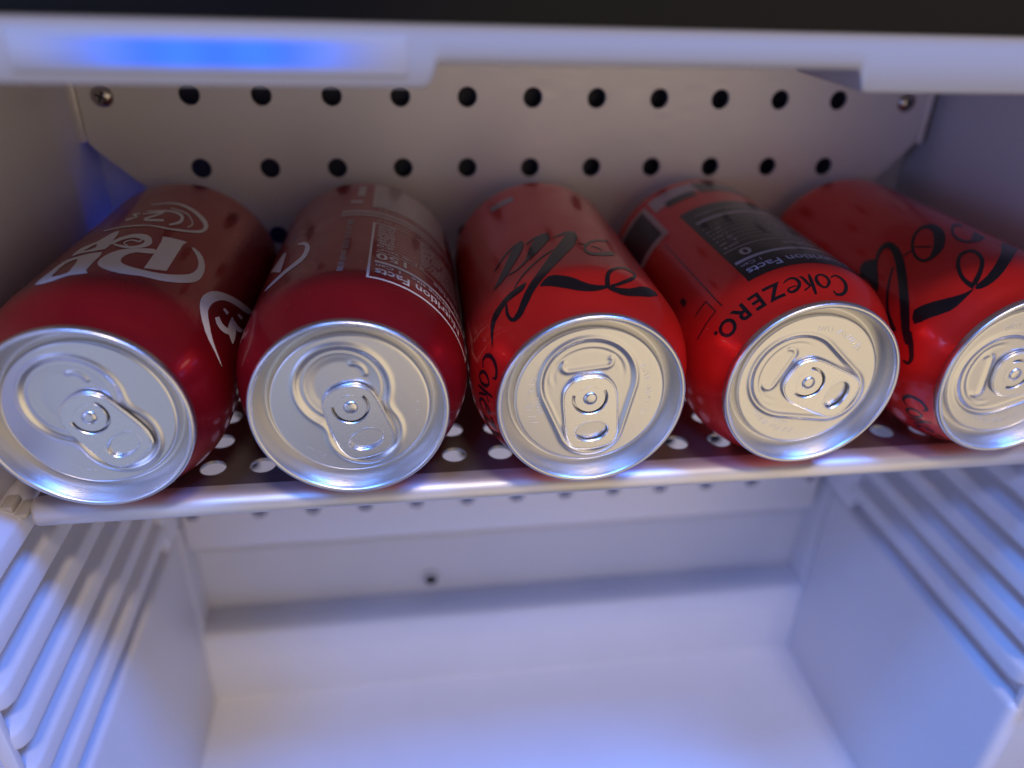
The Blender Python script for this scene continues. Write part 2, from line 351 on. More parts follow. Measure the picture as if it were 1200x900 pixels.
# ------------------------------------------------------------------ cans
RB, LEN = 33.1, 122.0
PV = [0, 2.6, 4, 6, 9, 13, 17, 20, 23, 110, 114, 117, 119.5, 121.3, 122]
PR = [27, 26.2, 26.6, 27.6, 29.4, 31.4, 32.6, 33.05, 33.1, 33.1, 32.6, 31, 28.5, 26.3, 24.5]
def rad_lin(v):
    v = min(max(v, PV[0]), PV[-1])
    for k in range(len(PV)-1):
        if v <= PV[k+1]: t = (v-PV[k])/(PV[k+1]-PV[k]); return PR[k]+(PR[k+1]-PR[k])*t
    return PR[-1]
def rad(v):                                   # rounded: a short running mean of the table
    if v < 3.2 or v > 120.5: return rad_lin(v)
    h = min(1.8, v-2.6)
    return sum(rad_lin(v+h*t) for t in (-1, -.66, -.33, 0, .33, .66, 1))/7
def wrap(bm, off):
    """(u,v,k) label space -> can space; u round the can from its top, v back from the lid"""
    for vt in bm.verts:
        u, v, k = vt.co; a = u/RB; r = rad(v)+off+k
        vt.co = (r*math.sin(a), -LEN/2+v, RB+r*math.cos(a))
def grid_cut(bm, du=1.4, dv=2.0):
    us = [v.co.x for v in bm.verts]; vs = [v.co.y for v in bm.verts]
    u = math.floor(min(us)/du)*du
    while u < max(us):
        bmesh.ops.bisect_plane(bm, geom=bm.verts[:]+bm.edges[:]+bm.faces[:], plane_co=(u, 0, 0), plane_no=(1, 0, 0)); u += du
    v = math.floor(min(vs)/dv)*dv
    while v < max(vs):
        bmesh.ops.bisect_plane(bm, geom=bm.verts[:]+bm.edges[:]+bm.faces[:], plane_co=(0, v, 0), plane_no=(0, 1, 0)); v += dv
def merge(dst, src, k=0.0):
    mp = {}
    for v in src.verts: mp[v] = dst.verts.new((v.co.x, v.co.y, v.co.z+k))
    for f in src.faces:
        try: dst.faces.new([mp[v] for v in f.verts])
        except ValueError: pass
    src.free()
def strip(bm, A, B, closed, k):
    n = len(A); seq = []
    for i in range(n if closed else n-1):
        j = (i+1) % n
        d = max(math.dist(A[i], A[j]), math.dist(B[i], B[j])); m = max(1, math.ceil(d/1.6))
        for q in range(m):
            t = q/m
            seq.append(([A[i][c]*(1-t)+A[j][c]*t for c in (0, 1)], [B[i][c]*(1-t)+B[j][c]*t for c in (0, 1)]))
    if not closed: seq.append((A[-1], B[-1]))
    wmax = max(math.dist(a, b) for a, b in seq); nc = max(1, math.ceil(wmax/1.6))
    rows = [[bm.verts.new((a[0]+(b[0]-a[0])*c/nc, a[1]+(b[1]-a[1])*c/nc, k)) for c in range(nc+1)] for a, b in seq]
    if closed: rows.append(rows[0])
    for a, b in zip(rows[:-1], rows[1:]):
        for c in range(nc): bm.faces.new((a[c], b[c], b[c+1], a[c+1]))
def ink(shapes, du=0.0, dv=0.0):
    bm = bmesh.new()
    for n, s in enumerate(shapes):
        k = 0.006*(n % 8)
        if s[0] == 'strip':
            strip(bm, [(p[0]+du, p[1]+dv) for p in s[1]], [(p[0]+du, p[1]+dv) for p in s[2]], s[3], k)
        else:
            b = plate([[(p[0]+du, p[1]+dv) for p in q] for q in s]); grid_cut(b); merge(bm, b, k)
    return bm
def rect(bm, u0, u1, v0, v1, k=0.0):
    nu = max(1, math.ceil(abs(u1-u0)/1.4)); nv = max(1, math.ceil(abs(v1-v0)/3))
    g = [[bm.verts.new((u0+(u1-u0)*i/nu, v0+(v1-v0)*j/nv, k)) for i in range(nu+1)] for j in range(nv+1)]
    for j in range(nv):
        for i in range(nu): bm.faces.new((g[j][i], g[j][i+1], g[j+1][i+1], g[j+1][i]))
def text(bm, body, u, v, h, align='RIGHT', sx=1.0, bold=0.0, k=0.0):
    """print a line: baseline at v, cap height h, reading towards -u, letter tops towards the lid"""
    cu = bpy.data.curves.new('tmp', 'FONT'); cu.body = body; cu.size = h/0.72; cu.align_x = align
    cu.offset = bold; cu.resolution_u = 3; cu.dimensions = '2D'; cu.fill_mode = 'FRONT'
    b = curve_bm(cu)
    for vt in b.verts: vt.co = (u-vt.co.x*sx, v-vt.co.y, 0)
    grid_cut(b, 1.4, 1.5); merge(bm, b, k)
def ticks(bm, u0, u1, v, h, k=0.0, dens=0.85):
    """a row of print too small to read"""
    u = u0
    while u < u1:
        wd = random.uniform(0.25, 0.7)
        if random.random() < dens: rect(bm, u, u+wd*0.7, v-h*random.uniform(.65, 1), v, k)
        u += wd

INK = {0: [
[[[10.12,55.30],[13.35,56.35],[16.69,57.56],[16.24,54.27],[16.46,49.45],[16.79,41.34],[17.17,33.46],[14.65,31.39],[12.08,30.08],[11.84,35.81],[11.47,42.52],[10.81,51.28]]],
[[[10.93,44.43],[9.00,43.48],[6.61,42.00],[4.62,40.82],[2.89,39.31],[1.61,36.99],[0.77,34.34],[0.40,31.50],[0.62,28.80],[1.62,26.58],[3.22,24.80],[5.50,23.54],[8.01,23.06],[10.46,23.65],[12.86,24.73],[15.12,25.44],[17.25,26.37],[19.23,27.89],[21.04,29.89],[22.69,32.15],[24.05,34.53],[24.98,36.75],[25.51,39.25],[25.62,42.44],[25.35,45.81],[24.73,48.88],[23.79,51.52],[22.54,53.71],[21.15,55.15],[19.51,55.85],[18.53,55.57],[19.54,53.99],[21.09,51.93],[22.15,49.84],[22.94,47.63],[23.30,45.27],[23.31,42.85],[23.07,40.76],[22.45,38.61],[21.32,36.34],[19.84,34.10],[18.07,31.95],[16.11,30.29],[14.09,29.28],[12.04,28.71],[9.90,28.55],[7.96,28.95],[6.64,29.75],[5.77,31.10],[5.40,33.26],[5.57,35.54],[6.27,37.47],[7.47,39.13],[9.59,39.85],[11.36,40.83],[11.63,43.04]]],
['strip',[[-0.26,43.71],[0.17,43.21],[0.72,42.66],[1.38,42.10],[2.09,41.64],[2.88,41.29],[3.71,41.14],[4.52,41.19],[5.31,41.27],[6.00,41.68],[6.71,42.10],[7.33,42.75],[7.88,43.42],[8.35,44.23],[8.76,45.26],[9.06,46.47],[8.95,48.69],[8.09,51.35],[7.19,52.73],[6.35,53.50],[5.56,53.91],[4.80,53.97],[3.98,53.90],[3.19,53.60],[2.43,53.26],[1.75,52.67],[1.15,51.86],[0.55,51.12],[0.06,50.27],[-0.39,49.51],[-0.75,48.64],[-1.08,47.85],[-1.29,46.96],[-1.47,46.16],[-1.53,45.24],[-1.55,44.43],[-1.55,43.86]],[[-0.47,44.66],[-0.09,44.39],[0.41,44.09],[0.99,43.77],[1.64,43.45],[2.38,43.21],[3.23,42.95],[4.04,42.91],[4.76,43.10],[5.43,43.44],[6.02,44.11],[6.52,44.92],[6.86,45.87],[7.04,46.99],[7.08,48.25],[7.00,49.20],[6.96,48.96],[7.26,47.97],[7.20,48.10],[6.83,48.65],[6.36,49.12],[5.76,49.49],[4.99,49.88],[4.19,50.05],[3.45,50.07],[2.81,49.73],[2.20,49.14],[1.64,48.41],[1.15,47.68],[0.73,46.93],[0.41,46.07],[0.11,45.29],[-0.18,44.63],[-0.45,44.09],[-0.72,43.65],[-0.92,43.22],[-1.06,42.89]],False],
['strip',[[5.56,50.57],[5.59,49.99],[5.65,49.17],[5.64,48.48],[5.53,48.15],[5.20,48.10],[4.67,48.21],[4.05,48.45],[3.53,48.45],[3.11,48.28],[2.80,47.89],[2.53,47.47],[2.33,47.04],[2.17,46.59],[2.12,45.93],[2.11,45.33],[2.38,44.37],[2.81,43.73],[3.29,43.30],[3.74,42.98],[4.03,42.80]],[[6.01,50.11],[6.06,49.53],[6.16,48.58],[6.19,47.55],[5.97,46.89],[5.52,46.76],[4.92,47.01],[4.33,47.26],[3.81,47.46],[3.45,47.29],[3.13,47.01],[2.90,46.59],[2.72,46.17],[2.60,45.73],[2.52,45.27],[2.51,44.92],[2.53,44.81],[2.72,44.55],[3.12,44.24],[3.56,43.92],[3.88,43.65]],False],
[[[-2.42,55.85],[-3.20,56.14],[-4.16,54.82],[-5.08,51.29],[-6.22,47.62],[-8.00,45.89],[-9.68,44.47],[-10.18,41.09],[-9.86,38.10],[-9.07,38.01],[-7.31,38.50],[-3.81,38.38],[-1.02,39.65],[-0.80,42.29],[-1.33,45.23],[-1.45,47.79],[-1.63,50.35],[-1.94,53.50]],[[-5.36,45.28],[-6.08,44.15],[-6.72,42.31],[-7.22,41.04],[-7.17,40.23],[-5.76,40.56],[-4.50,41.78],[-4.70,43.86]]],
[[[-12.31,19.11],[-9.94,18.13],[-7.04,18.21],[-5.31,19.04],[-3.60,19.95],[-1.04,20.31],[0.87,20.90],[0.61,21.63],[-0.19,22.91],[-0.36,25.71],[-0.46,29.30],[-0.40,33.91],[-1.00,37.33],[-3.87,36.77],[-7.44,35.72],[-9.50,35.22],[-10.78,33.77],[-11.51,30.61],[-11.75,26.55],[-12.24,22.11]],[[-6.04,33.17],[-7.43,32.96],[-8.74,30.98],[-8.99,27.27],[-8.79,23.58],[-8.73,21.95],[-8.20,21.25],[-6.31,21.02],[-4.70,21.90],[-4.46,23.29],[-4.79,25.50],[-5.26,29.68]]],
['strip',[[-1.10,82.88],[0.16,83.30],[1.89,84.20],[3.78,85.15],[5.53,85.60],[7.11,85.45],[8.71,84.81],[10.27,83.90],[11.77,82.76],[13.30,81.33],[14.85,79.53],[16.19,77.76],[17.11,76.35],[17.57,75.26],[17.81,74.34],[17.92,73.26],[17.91,72.11],[17.73,71.03],[17.33,69.92],[16.69,68.78],[15.83,67.60],[14.71,66.28],[13.32,65.14],[11.81,64.13],[10.34,63.31],[8.88,62.92],[7.38,62.74],[5.79,62.76],[4.19,62.53],[2.49,62.14],[0.73,61.62],[-1.07,61.26],[-2.76,60.96],[-4.35,60.50],[-5.96,60.09],[-7.40,59.87],[-8.48,59.87]],[[-1.51,84.19],[-0.25,84.64],[1.45,85.67],[3.32,86.85],[5.09,87.54],[6.76,87.51],[8.41,87.08],[10.06,86.29],[11.63,85.45],[13.28,84.22],[14.96,82.71],[16.47,81.10],[17.67,79.38],[18.49,77.31],[18.93,74.93],[19.01,72.70],[18.83,70.81],[18.44,69.24],[17.86,68.09],[17.13,67.00],[16.21,65.95],[15.05,64.76],[13.66,63.53],[12.15,62.53],[10.65,61.84],[9.18,61.46],[7.63,61.51],[6.07,61.55],[4.49,61.43],[2.85,60.94],[1.12,60.41],[-0.62,59.94],[-2.25,59.54],[-3.86,59.19],[-5.39,58.69],[-6.78,58.37],[-7.85,58.37]],False],
['strip',[[5.64,80.83],[6.75,80.35],[8.28,79.96],[9.87,79.52],[11.17,78.79],[12.19,77.54],[13.14,75.83],[13.92,73.96],[14.38,72.63],[14.47,71.56],[14.30,70.35],[14.01,69.29],[13.84,68.44]],[[5.49,81.68],[6.58,81.31],[8.11,81.04],[9.74,80.60],[11.11,79.95],[12.28,78.44],[13.30,76.59],[14.12,74.58],[14.66,72.88],[14.79,71.21],[14.58,69.79],[14.28,68.64],[14.08,67.89]],False],
['strip',[[-0.16,75.71],[1.22,75.76],[3.08,76.26],[5.00,76.93],[6.55,77.39],[7.75,77.22],[8.77,76.72],[9.57,76.03],[10.11,75.30],[10.38,74.64],[10.57,73.66],[10.69,72.47],[10.67,71.42],[10.41,70.11],[9.87,68.65],[9.30,67.31],[8.91,66.39]],[[-0.52,76.91],[0.83,77.09],[2.67,77.72],[4.59,78.52],[6.16,79.10],[7.38,79.26],[8.49,78.98],[9.45,78.37],[10.29,77.43],[11.02,75.72],[11.47,73.72],[11.66,71.59],[11.57,69.76],[11.13,68.27],[10.44,66.98],[9.76,65.92],[9.29,65.24]],False],
['strip',[[4.59,77.48],[3.78,76.82],[2.57,75.78],[0.66,74.68],[-1.06,73.97]],[[5.01,76.11],[4.24,75.35],[3.03,74.31],[1.08,73.35],[-0.67,72.77]],False],
['strip',[[4.43,76.81],[4.03,75.73],[3.44,74.22],[2.85,72.61],[1.91,71.03],[0.92,69.34],[1.39,66.25],[3.08,65.97],[5.40,66.68],[7.01,67.57]],[[5.05,75.18],[4.65,74.11],[4.07,72.61],[3.47,70.99],[2.60,69.19],[1.69,67.48],[1.05,68.27],[2.52,68.04],[4.83,68.75],[6.49,69.54]],False],
['strip',[[-2.15,74.77],[-2.82,74.60],[-3.72,74.33],[-4.24,73.66],[-3.03,71.51],[-2.03,70.72],[-2.00,71.19],[-2.59,70.20],[-3.82,69.24],[-4.74,68.60]],[[-1.59,73.10],[-2.21,72.83],[-3.12,72.66],[-3.50,72.58],[-3.43,73.15],[-2.34,72.25],[-1.35,69.95],[-1.97,68.63],[-3.08,67.35],[-3.95,66.60]],False],
[[[44.88,16.52],[42.37,16.44],[39.05,16.93],[36.52,17.55],[34.27,18.71],[32.20,20.91],[30.55,23.76],[29.47,26.29],[28.83,28.69],[28.61,31.12],[28.76,33.48],[29.27,36.11],[30.13,38.77],[31.36,41.12],[32.90,43.30],[34.74,45.42],[36.82,47.61],[39.01,49.71],[41.26,51.77],[43.72,54.29],[45.62,55.95],[45.79,54.35],[44.84,51.55],[42.97,49.29],[40.87,47.38],[39.08,45.63],[37.47,44.12],[36.00,42.52],[34.71,40.81],[33.60,38.64],[32.72,36.24],[32.16,34.00],[31.87,31.73],[31.85,29.65],[32.14,27.42],[32.89,25.40],[34.05,23.26],[35.74,20.58],[37.83,18.69],[39.92,17.73],[41.90,17.17],[44.03,16.77]]],
['strip',[[34.72,28.21],[35.04,27.91],[35.48,27.32],[36.03,26.78],[36.65,26.43],[37.32,26.40],[38.00,26.48],[38.74,26.87],[39.50,27.36],[40.34,28.27],[41.17,29.41],[41.88,30.50],[42.33,31.17]],[[35.67,31.03],[36.01,30.72],[36.49,30.34],[37.01,30.04],[37.49,29.89],[37.98,29.96],[38.56,30.21],[39.14,30.57],[39.65,30.97],[40.19,31.59],[40.79,32.40],[41.44,33.41],[41.94,34.17]],False],
['strip',[[39.41,38.04],[39.44,36.87],[39.45,35.13],[39.54,33.35],[39.75,31.84],[40.12,30.82],[40.56,30.22],[40.96,29.76],[41.42,29.50],[42.00,29.16],[42.76,28.95],[43.47,28.77],[43.95,28.61]],[[39.87,38.82],[40.25,38.26],[40.84,37.57],[41.43,36.77],[41.96,36.24],[42.39,35.98],[42.80,35.63],[43.25,35.14],[43.65,34.33],[43.93,33.13],[44.11,31.64],[44.23,30.29],[44.30,29.33]],False],
['strip',[[40.39,36.79],[40.73,36.48],[41.21,35.97],[41.87,35.71],[42.60,35.75],[43.45,36.41],[44.28,37.43],[44.97,38.42],[45.47,39.17]],[[40.90,38.46],[41.37,38.54],[42.05,38.72],[42.78,39.00],[43.32,39.26],[43.82,39.67],[44.43,40.24],[45.10,41.00],[45.59,41.53]],False],
['strip',[[35.64,36.02],[36.57,35.96],[37.48,35.79]],[[35.94,37.69],[36.92,37.84],[37.94,38.18]],False],
['strip',[[40.88,42.52],[41.90,42.86],[42.99,43.38]],[[41.20,44.30],[42.34,45.14],[43.49,45.98]],False]],
1: [
['strip',[[-18.86,56.73],[-18.10,55.48],[-17.05,53.82],[-16.07,52.23],[-15.46,51.04],[-15.14,50.15],[-14.91,49.38],[-14.79,48.82],[-14.72,48.12],[-14.62,46.63],[-14.58,44.68],[-14.69,42.81],[-14.91,41.27],[-15.30,40.07],[-15.91,39.18],[-16.63,38.49],[-17.33,37.81],[-18.06,37.34],[-18.85,37.07],[-19.63,36.80],[-20.38,36.53],[-21.04,36.26],[-21.57,35.80],[-22.12,35.44],[-22.75,35.16],[-23.46,34.86],[-24.29,34.75],[-25.12,34.63],[-25.92,34.63],[-26.67,34.62],[-27.36,34.52],[-27.99,34.54],[-28.42,34.52]],[[-19.04,57.63],[-18.40,57.05],[-17.52,56.40],[-16.54,55.52],[-15.62,54.37],[-14.74,52.63],[-13.93,50.53],[-13.25,48.05],[-12.85,45.55],[-12.71,43.25],[-12.76,41.05],[-12.95,38.95],[-13.28,37.18],[-13.80,35.86],[-14.48,34.96],[-15.20,34.19],[-15.93,33.63],[-16.67,33.17],[-17.43,32.82],[-18.19,32.57],[-18.88,32.33],[-19.51,32.08],[-20.04,31.74],[-20.58,31.39],[-21.21,31.14],[-21.91,30.86],[-22.74,30.77],[-23.59,30.78],[-24.42,30.90],[-25.24,31.12],[-26.08,31.45],[-26.88,31.90],[-27.52,32.38]],False],
[[[-25.10,60.09],[-23.23,56.55],[-22.61,46.77],[-22.17,37.50],[-30.80,53.79],[-27.64,56.29]]]],
2: [
[[[-17.91,20.32],[-18.20,20.84],[-18.86,21.07],[-19.78,21.13],[-21.01,21.21],[-22.51,21.21],[-24.12,21.02],[-25.84,20.52],[-27.69,19.93],[-29.43,19.41],[-30.83,18.74],[-32.03,17.77],[-33.19,16.39],[-34.66,14.13],[-36.29,11.83],[-37.16,10.68],[-36.44,11.05],[-34.85,12.38],[-33.39,13.64],[-32.40,14.47],[-31.45,15.13],[-30.28,15.64],[-28.78,16.24],[-27.14,16.97],[-25.58,17.51],[-24.14,17.71],[-22.76,17.71],[-21.60,17.76],[-20.72,17.74],[-20.06,17.75],[-19.46,18.00],[-18.77,18.65],[-18.15,19.53]]],
['strip',[[-26.08,17.71],[-26.32,16.88],[-26.73,15.92],[-27.14,14.83],[-27.40,13.78],[-27.46,12.80],[-27.44,12.03],[-27.23,11.20],[-26.71,10.48],[-25.91,10.03],[-25.07,9.97],[-24.17,9.98],[-23.27,10.14],[-22.40,10.55],[-21.56,11.09],[-20.74,11.66],[-19.88,12.23],[-18.99,12.91],[-18.11,13.80],[-17.17,14.70],[-16.12,15.60],[-14.89,16.62],[-13.50,17.95],[-12.04,19.37],[-10.60,21.15],[-9.14,23.28],[-7.62,25.50],[-6.11,27.79],[-4.71,30.05],[-3.39,32.26],[-2.12,34.36],[-0.91,36.54],[0.15,38.83],[0.98,41.02],[1.69,43.34],[2.45,46.80],[2.56,50.59],[1.80,51.66],[0.90,51.57],[-0.06,51.13],[-1.01,50.55],[-2.05,49.73],[-3.22,48.68],[-4.27,47.83],[-4.99,47.19]],[[-25.47,17.03],[-25.67,16.28],[-25.97,15.23],[-26.26,14.17],[-26.37,13.20],[-26.40,12.59],[-26.35,11.99],[-26.22,11.58],[-26.11,11.47],[-25.88,11.43],[-25.40,11.56],[-24.78,11.77],[-24.14,12.01],[-23.52,12.38],[-22.83,12.92],[-22.08,13.69],[-21.24,14.49],[-20.38,15.38],[-19.47,16.30],[-18.47,17.34],[-17.34,18.68],[-16.05,20.14],[-14.65,22.08],[-13.19,24.22],[-11.77,26.53],[-10.36,29.04],[-8.90,31.75],[-7.46,34.54],[-6.09,37.28],[-4.77,39.99],[-3.55,42.47],[-2.49,44.70],[-1.65,46.46],[-0.97,47.76],[-0.60,48.07],[-0.67,46.91],[-0.60,44.95],[-0.32,45.26],[-0.43,46.32],[-0.80,47.39],[-1.36,47.93],[-2.21,47.79],[-3.30,47.19],[-4.32,46.57],[-5.03,46.15]],False],
['strip',[[-5.26,37.47],[-6.02,36.93],[-7.09,36.27],[-8.30,35.58],[-9.47,34.85],[-10.59,33.88],[-11.74,32.79],[-12.87,31.76],[-13.96,30.74],[-15.00,29.91],[-16.01,29.08],[-17.02,28.23],[-18.02,27.16],[-19.10,25.90],[-20.22,24.40],[-21.20,23.04],[-21.89,22.18]],[[-5.28,36.44],[-6.04,35.89],[-7.09,35.32],[-8.28,34.53],[-9.41,33.81],[-10.50,32.85],[-11.62,31.85],[-12.74,30.74],[-13.82,29.81],[-14.85,28.89],[-15.84,27.96],[-16.82,27.12],[-17.79,26.15],[-18.85,24.91],[-19.96,23.42],[-20.96,22.17],[-21.66,21.41]],False],
['strip',[[-28.37,31.18],[-27.70,31.06],[-26.80,31.11],[-25.76,31.21],[-24.75,31.62],[-23.77,32.35],[-22.77,33.31],[-21.77,34.48],[-20.78,35.75],[-19.76,37.23],[-18.72,38.83],[-17.74,40.50],[-16.90,42.03],[-16.21,43.42],[-15.62,44.77],[-15.13,45.98],[-14.76,46.95],[-14.59,47.66],[-14.57,48.13],[-14.50,48.50],[-14.37,48.85]],[[-28.51,31.71],[-28.00,32.23],[-27.30,33.04],[-26.50,34.00],[-25.72,35.15],[-24.93,36.42],[-24.08,37.83],[-23.21,39.44],[-22.34,41.16],[-21.44,42.99],[-20.51,44.95],[-19.58,46.98],[-18.71,48.66],[-17.89,49.97],[-17.13,51.01],[-16.44,51.71],[-15.84,52.26],[-15.30,52.55],[-14.83,52.27],[-14.58,51.84],[-14.46,51.51]],False],
['strip',[[-26.27,42.62],[-25.62,43.28],[-24.69,44.24],[-23.62,45.35],[-22.54,46.32],[-21.42,47.28],[-20.20,48.25],[-19.02,49.19],[-18.02,49.94],[-17.18,50.20],[-16.44,50.20],[-15.81,50.06],[-15.37,50.01]],[[-26.54,43.58],[-25.91,44.34],[-24.98,45.33],[-23.92,46.55],[-22.86,47.74],[-21.72,48.72],[-20.49,49.80],[-19.29,50.75],[-18.23,51.53],[-17.31,51.91],[-16.49,51.92],[-15.84,51.78],[-15.39,51.73]],False],
['strip',[[-14.63,34.71],[-13.91,35.37],[-12.87,36.50],[-11.75,37.65],[-10.79,38.85],[-9.97,40.04],[-9.19,41.22],[-8.49,42.39],[-7.94,43.32],[-7.51,44.12],[-7.06,44.82],[-6.59,45.51],[-6.20,46.08]],[[-15.31,37.40],[-14.81,38.96],[-14.06,41.24],[-13.18,43.76],[-12.29,45.93],[-11.41,47.61],[-10.50,49.15],[-9.59,50.36],[-8.67,51.42],[-7.73,51.99],[-6.93,51.98],[-6.38,51.64],[-6.02,51.51]],False],
['strip',[[-22.82,32.83],[-22.16,32.52],[-21.22,32.05],[-20.14,31.71],[-19.05,31.71],[-17.86,32.38],[-16.55,33.42],[-15.36,34.62],[-14.53,35.53]],[[-22.88,33.85],[-22.20,33.45],[-21.28,33.08],[-20.23,32.85],[-19.20,32.94],[-18.07,33.63],[-16.80,34.87],[-15.63,36.19],[-14.81,37.12]],False],
['strip',[[-13.70,47.07],[-13.08,47.48],[-12.18,48.13],[-11.20,48.79],[-10.33,49.28],[-9.54,49.32],[-8.72,49.21],[-7.99,49.00],[-7.47,48.88]],[[-13.81,48.22],[-13.19,48.73],[-12.29,49.41],[-11.29,50.28],[-10.35,50.90],[-9.45,51.16],[-8.57,51.18],[-7.81,51.08],[-7.27,51.18]],False],
['strip',[[1.21,39.25],[1.83,39.15],[2.60,39.13],[3.22,39.13],[3.68,39.16]],[[1.36,39.91],[2.00,39.92],[2.78,39.91],[3.41,39.90],[3.84,39.82]],False],
['strip',[[13.71,50.48],[12.83,49.74],[11.63,48.87],[10.32,47.90],[9.13,46.97],[7.97,45.79],[6.81,44.47],[5.72,43.12],[4.78,41.82],[3.95,40.37],[3.21,38.78],[2.60,37.16],[2.15,35.51],[1.93,33.93],[1.91,32.54],[2.07,31.36],[2.42,30.59],[2.93,30.05],[3.59,29.81],[4.39,29.87],[5.21,29.93],[6.19,30.28],[7.29,30.82],[8.42,31.55],[9.36,32.22],[10.14,32.91],[10.86,33.61],[11.48,34.23],[11.96,34.77]],[[13.13,48.49],[12.25,47.74],[11.07,46.86],[9.83,45.96],[8.72,45.01],[7.64,43.80],[6.58,42.56],[5.57,41.19],[4.78,39.98],[4.16,38.83],[3.64,37.65],[3.24,36.47],[3.03,35.69],[2.91,34.91],[2.89,34.10],[2.97,33.28],[3.18,32.66],[3.60,32.34],[4.22,32.22],[4.98,32.29],[5.82,32.57],[6.84,33.24],[8.06,34.31],[9.35,35.57],[10.46,36.52],[11.30,36.95],[11.90,36.99],[12.31,36.85],[12.59,36.76]],False],
['strip',[[5.04,38.05],[5.86,37.76],[6.84,37.29],[7.58,36.40],[8.05,35.48]],[[5.27,38.82],[6.13,38.62],[7.17,38.25],[7.94,37.35],[8.43,36.42]],False],
[[[-14.70,15.96],[-13.39,17.35],[-11.43,18.66],[-9.59,18.24],[-7.76,17.11],[-6.18,16.10],[-4.63,14.90],[-2.90,13.39],[-1.16,12.38],[0.19,11.98],[1.45,11.77],[3.18,11.82],[4.59,11.81],[5.17,11.62],[4.85,11.10],[3.27,10.51],[1.13,9.91],[-0.81,9.76],[-2.71,9.97],[-4.51,10.34],[-6.25,11.06],[-8.06,11.93],[-9.82,12.89],[-11.57,14.02],[-13.08,14.90],[-14.29,15.44]]],
['strip',[[5.35,11.76],[5.40,12.35],[5.43,13.12],[5.57,14.18],[5.70,14.99],[5.86,15.64],[6.04,16.26],[6.19,16.66],[6.42,17.13],[6.83,17.88],[7.34,18.63],[7.96,19.45],[8.59,20.15],[9.37,21.09],[10.18,21.90],[10.98,22.58],[11.71,23.04],[12.43,23.27],[13.08,23.17],[13.69,22.96],[14.11,22.57],[14.36,22.01],[14.42,21.18],[14.34,20.39],[14.21,19.97],[14.11,19.88],[13.76,19.40],[13.15,18.63],[12.42,17.76],[11.52,16.69],[10.57,15.80],[9.57,14.92],[8.64,14.13],[7.73,13.46],[6.83,12.89],[6.10,12.60],[5.56,12.32]],[[3.78,11.52],[3.83,12.01],[3.91,12.79],[4.09,13.87],[4.32,14.92],[4.54,15.71],[4.83,16.58],[5.20,17.43],[5.76,18.43],[6.43,19.38],[7.19,20.28],[8.03,21.24],[8.88,22.17],[9.75,23.08],[10.66,23.96],[11.61,24.81],[12.48,25.34],[13.32,25.63],[14.12,25.69],[14.77,25.46],[15.34,25.24],[15.72,24.76],[15.99,24.07],[15.99,22.92],[15.57,21.10],[14.83,19.23],[14.15,18.00],[13.41,16.90],[12.71,16.10],[11.83,15.22],[10.81,14.36],[9.74,13.51],[8.80,12.84],[7.93,12.36],[7.04,11.88],[6.27,11.49],[5.75,11.30]],False],
[[[4.59,11.81],[5.55,11.82],[7.08,11.69],[9.22,11.91],[11.58,12.54],[13.77,13.92],[15.89,15.60],[17.75,16.79],[19.63,17.82],[22.03,18.05],[22.67,16.61],[18.79,13.01],[14.73,11.07],[12.24,10.15],[10.26,9.69],[8.63,9.64],[7.27,9.89],[5.85,10.16],[4.80,10.60],[4.38,11.24]]]],
3: [
['strip',[[3.26,6.67],[3.26,6.38],[3.38,6.11],[3.46,5.64],[3.74,5.27],[4.28,5.13],[4.95,5.12],[5.71,5.22],[6.51,5.46],[7.29,5.86],[7.98,6.31],[8.64,6.90],[9.08,7.44],[9.46,8.11],[9.65,8.72],[9.79,9.45],[9.75,10.10],[9.58,10.75],[9.17,11.22],[8.74,11.67],[8.27,11.99],[7.75,12.19],[7.22,12.37],[6.65,12.42],[6.09,12.42],[5.45,12.16],[4.87,11.84],[4.37,11.51],[4.04,11.29]],[[3.71,6.89],[3.84,6.69],[3.96,6.36],[4.18,6.13],[4.45,6.04],[4.86,6.08],[5.37,6.12],[5.94,6.28],[6.38,6.47],[6.73,6.69],[7.06,6.95],[7.42,7.31],[7.65,7.59],[7.92,8.00],[8.14,8.44],[8.30,8.89],[8.37,9.34],[8.30,9.83],[8.10,10.35],[7.77,10.78],[7.46,11.18],[7.10,11.45],[6.66,11.62],[6.24,11.75],[5.84,11.74],[5.47,11.66],[4.96,11.36],[4.53,11.13],[4.18,10.92]],False],
['strip',[[2.17,9.18],[1.99,8.89],[1.70,8.49],[1.44,8.20],[1.23,8.05],[1.03,8.05],[0.69,8.00],[0.39,8.08],[0.16,8.27],[-0.06,8.49],[-0.23,8.85],[-0.37,9.21],[-0.46,9.56],[-0.52,9.91],[-0.56,10.26],[-0.53,10.58],[-0.44,10.83],[-0.32,10.98],[-0.01,11.25],[0.38,11.49],[0.71,11.61],[0.99,11.57],[1.34,11.48],[1.64,11.27],[1.90,11.05],[2.13,10.83],[2.34,10.59],[2.44,10.26],[2.46,9.95],[2.47,9.76],[2.35,9.51],[2.27,9.35]],[[3.23,8.92],[2.86,8.51],[2.39,8.11],[1.85,7.74],[1.33,7.51],[0.83,7.42],[0.33,7.39],[-0.11,7.48],[-0.47,7.68],[-0.83,7.92],[-1.21,8.19],[-1.49,8.57],[-1.69,8.96],[-1.76,9.44],[-1.76,9.95],[-1.62,10.55],[-1.31,11.15],[-0.82,11.58],[-0.23,11.94],[0.34,12.16],[0.86,12.25],[1.38,12.27],[1.84,12.17],[2.28,12.04],[2.63,11.81],[2.95,11.56],[3.19,11.21],[3.40,10.85],[3.54,10.50],[3.62,10.14],[3.63,9.79],[3.48,9.35]],True],
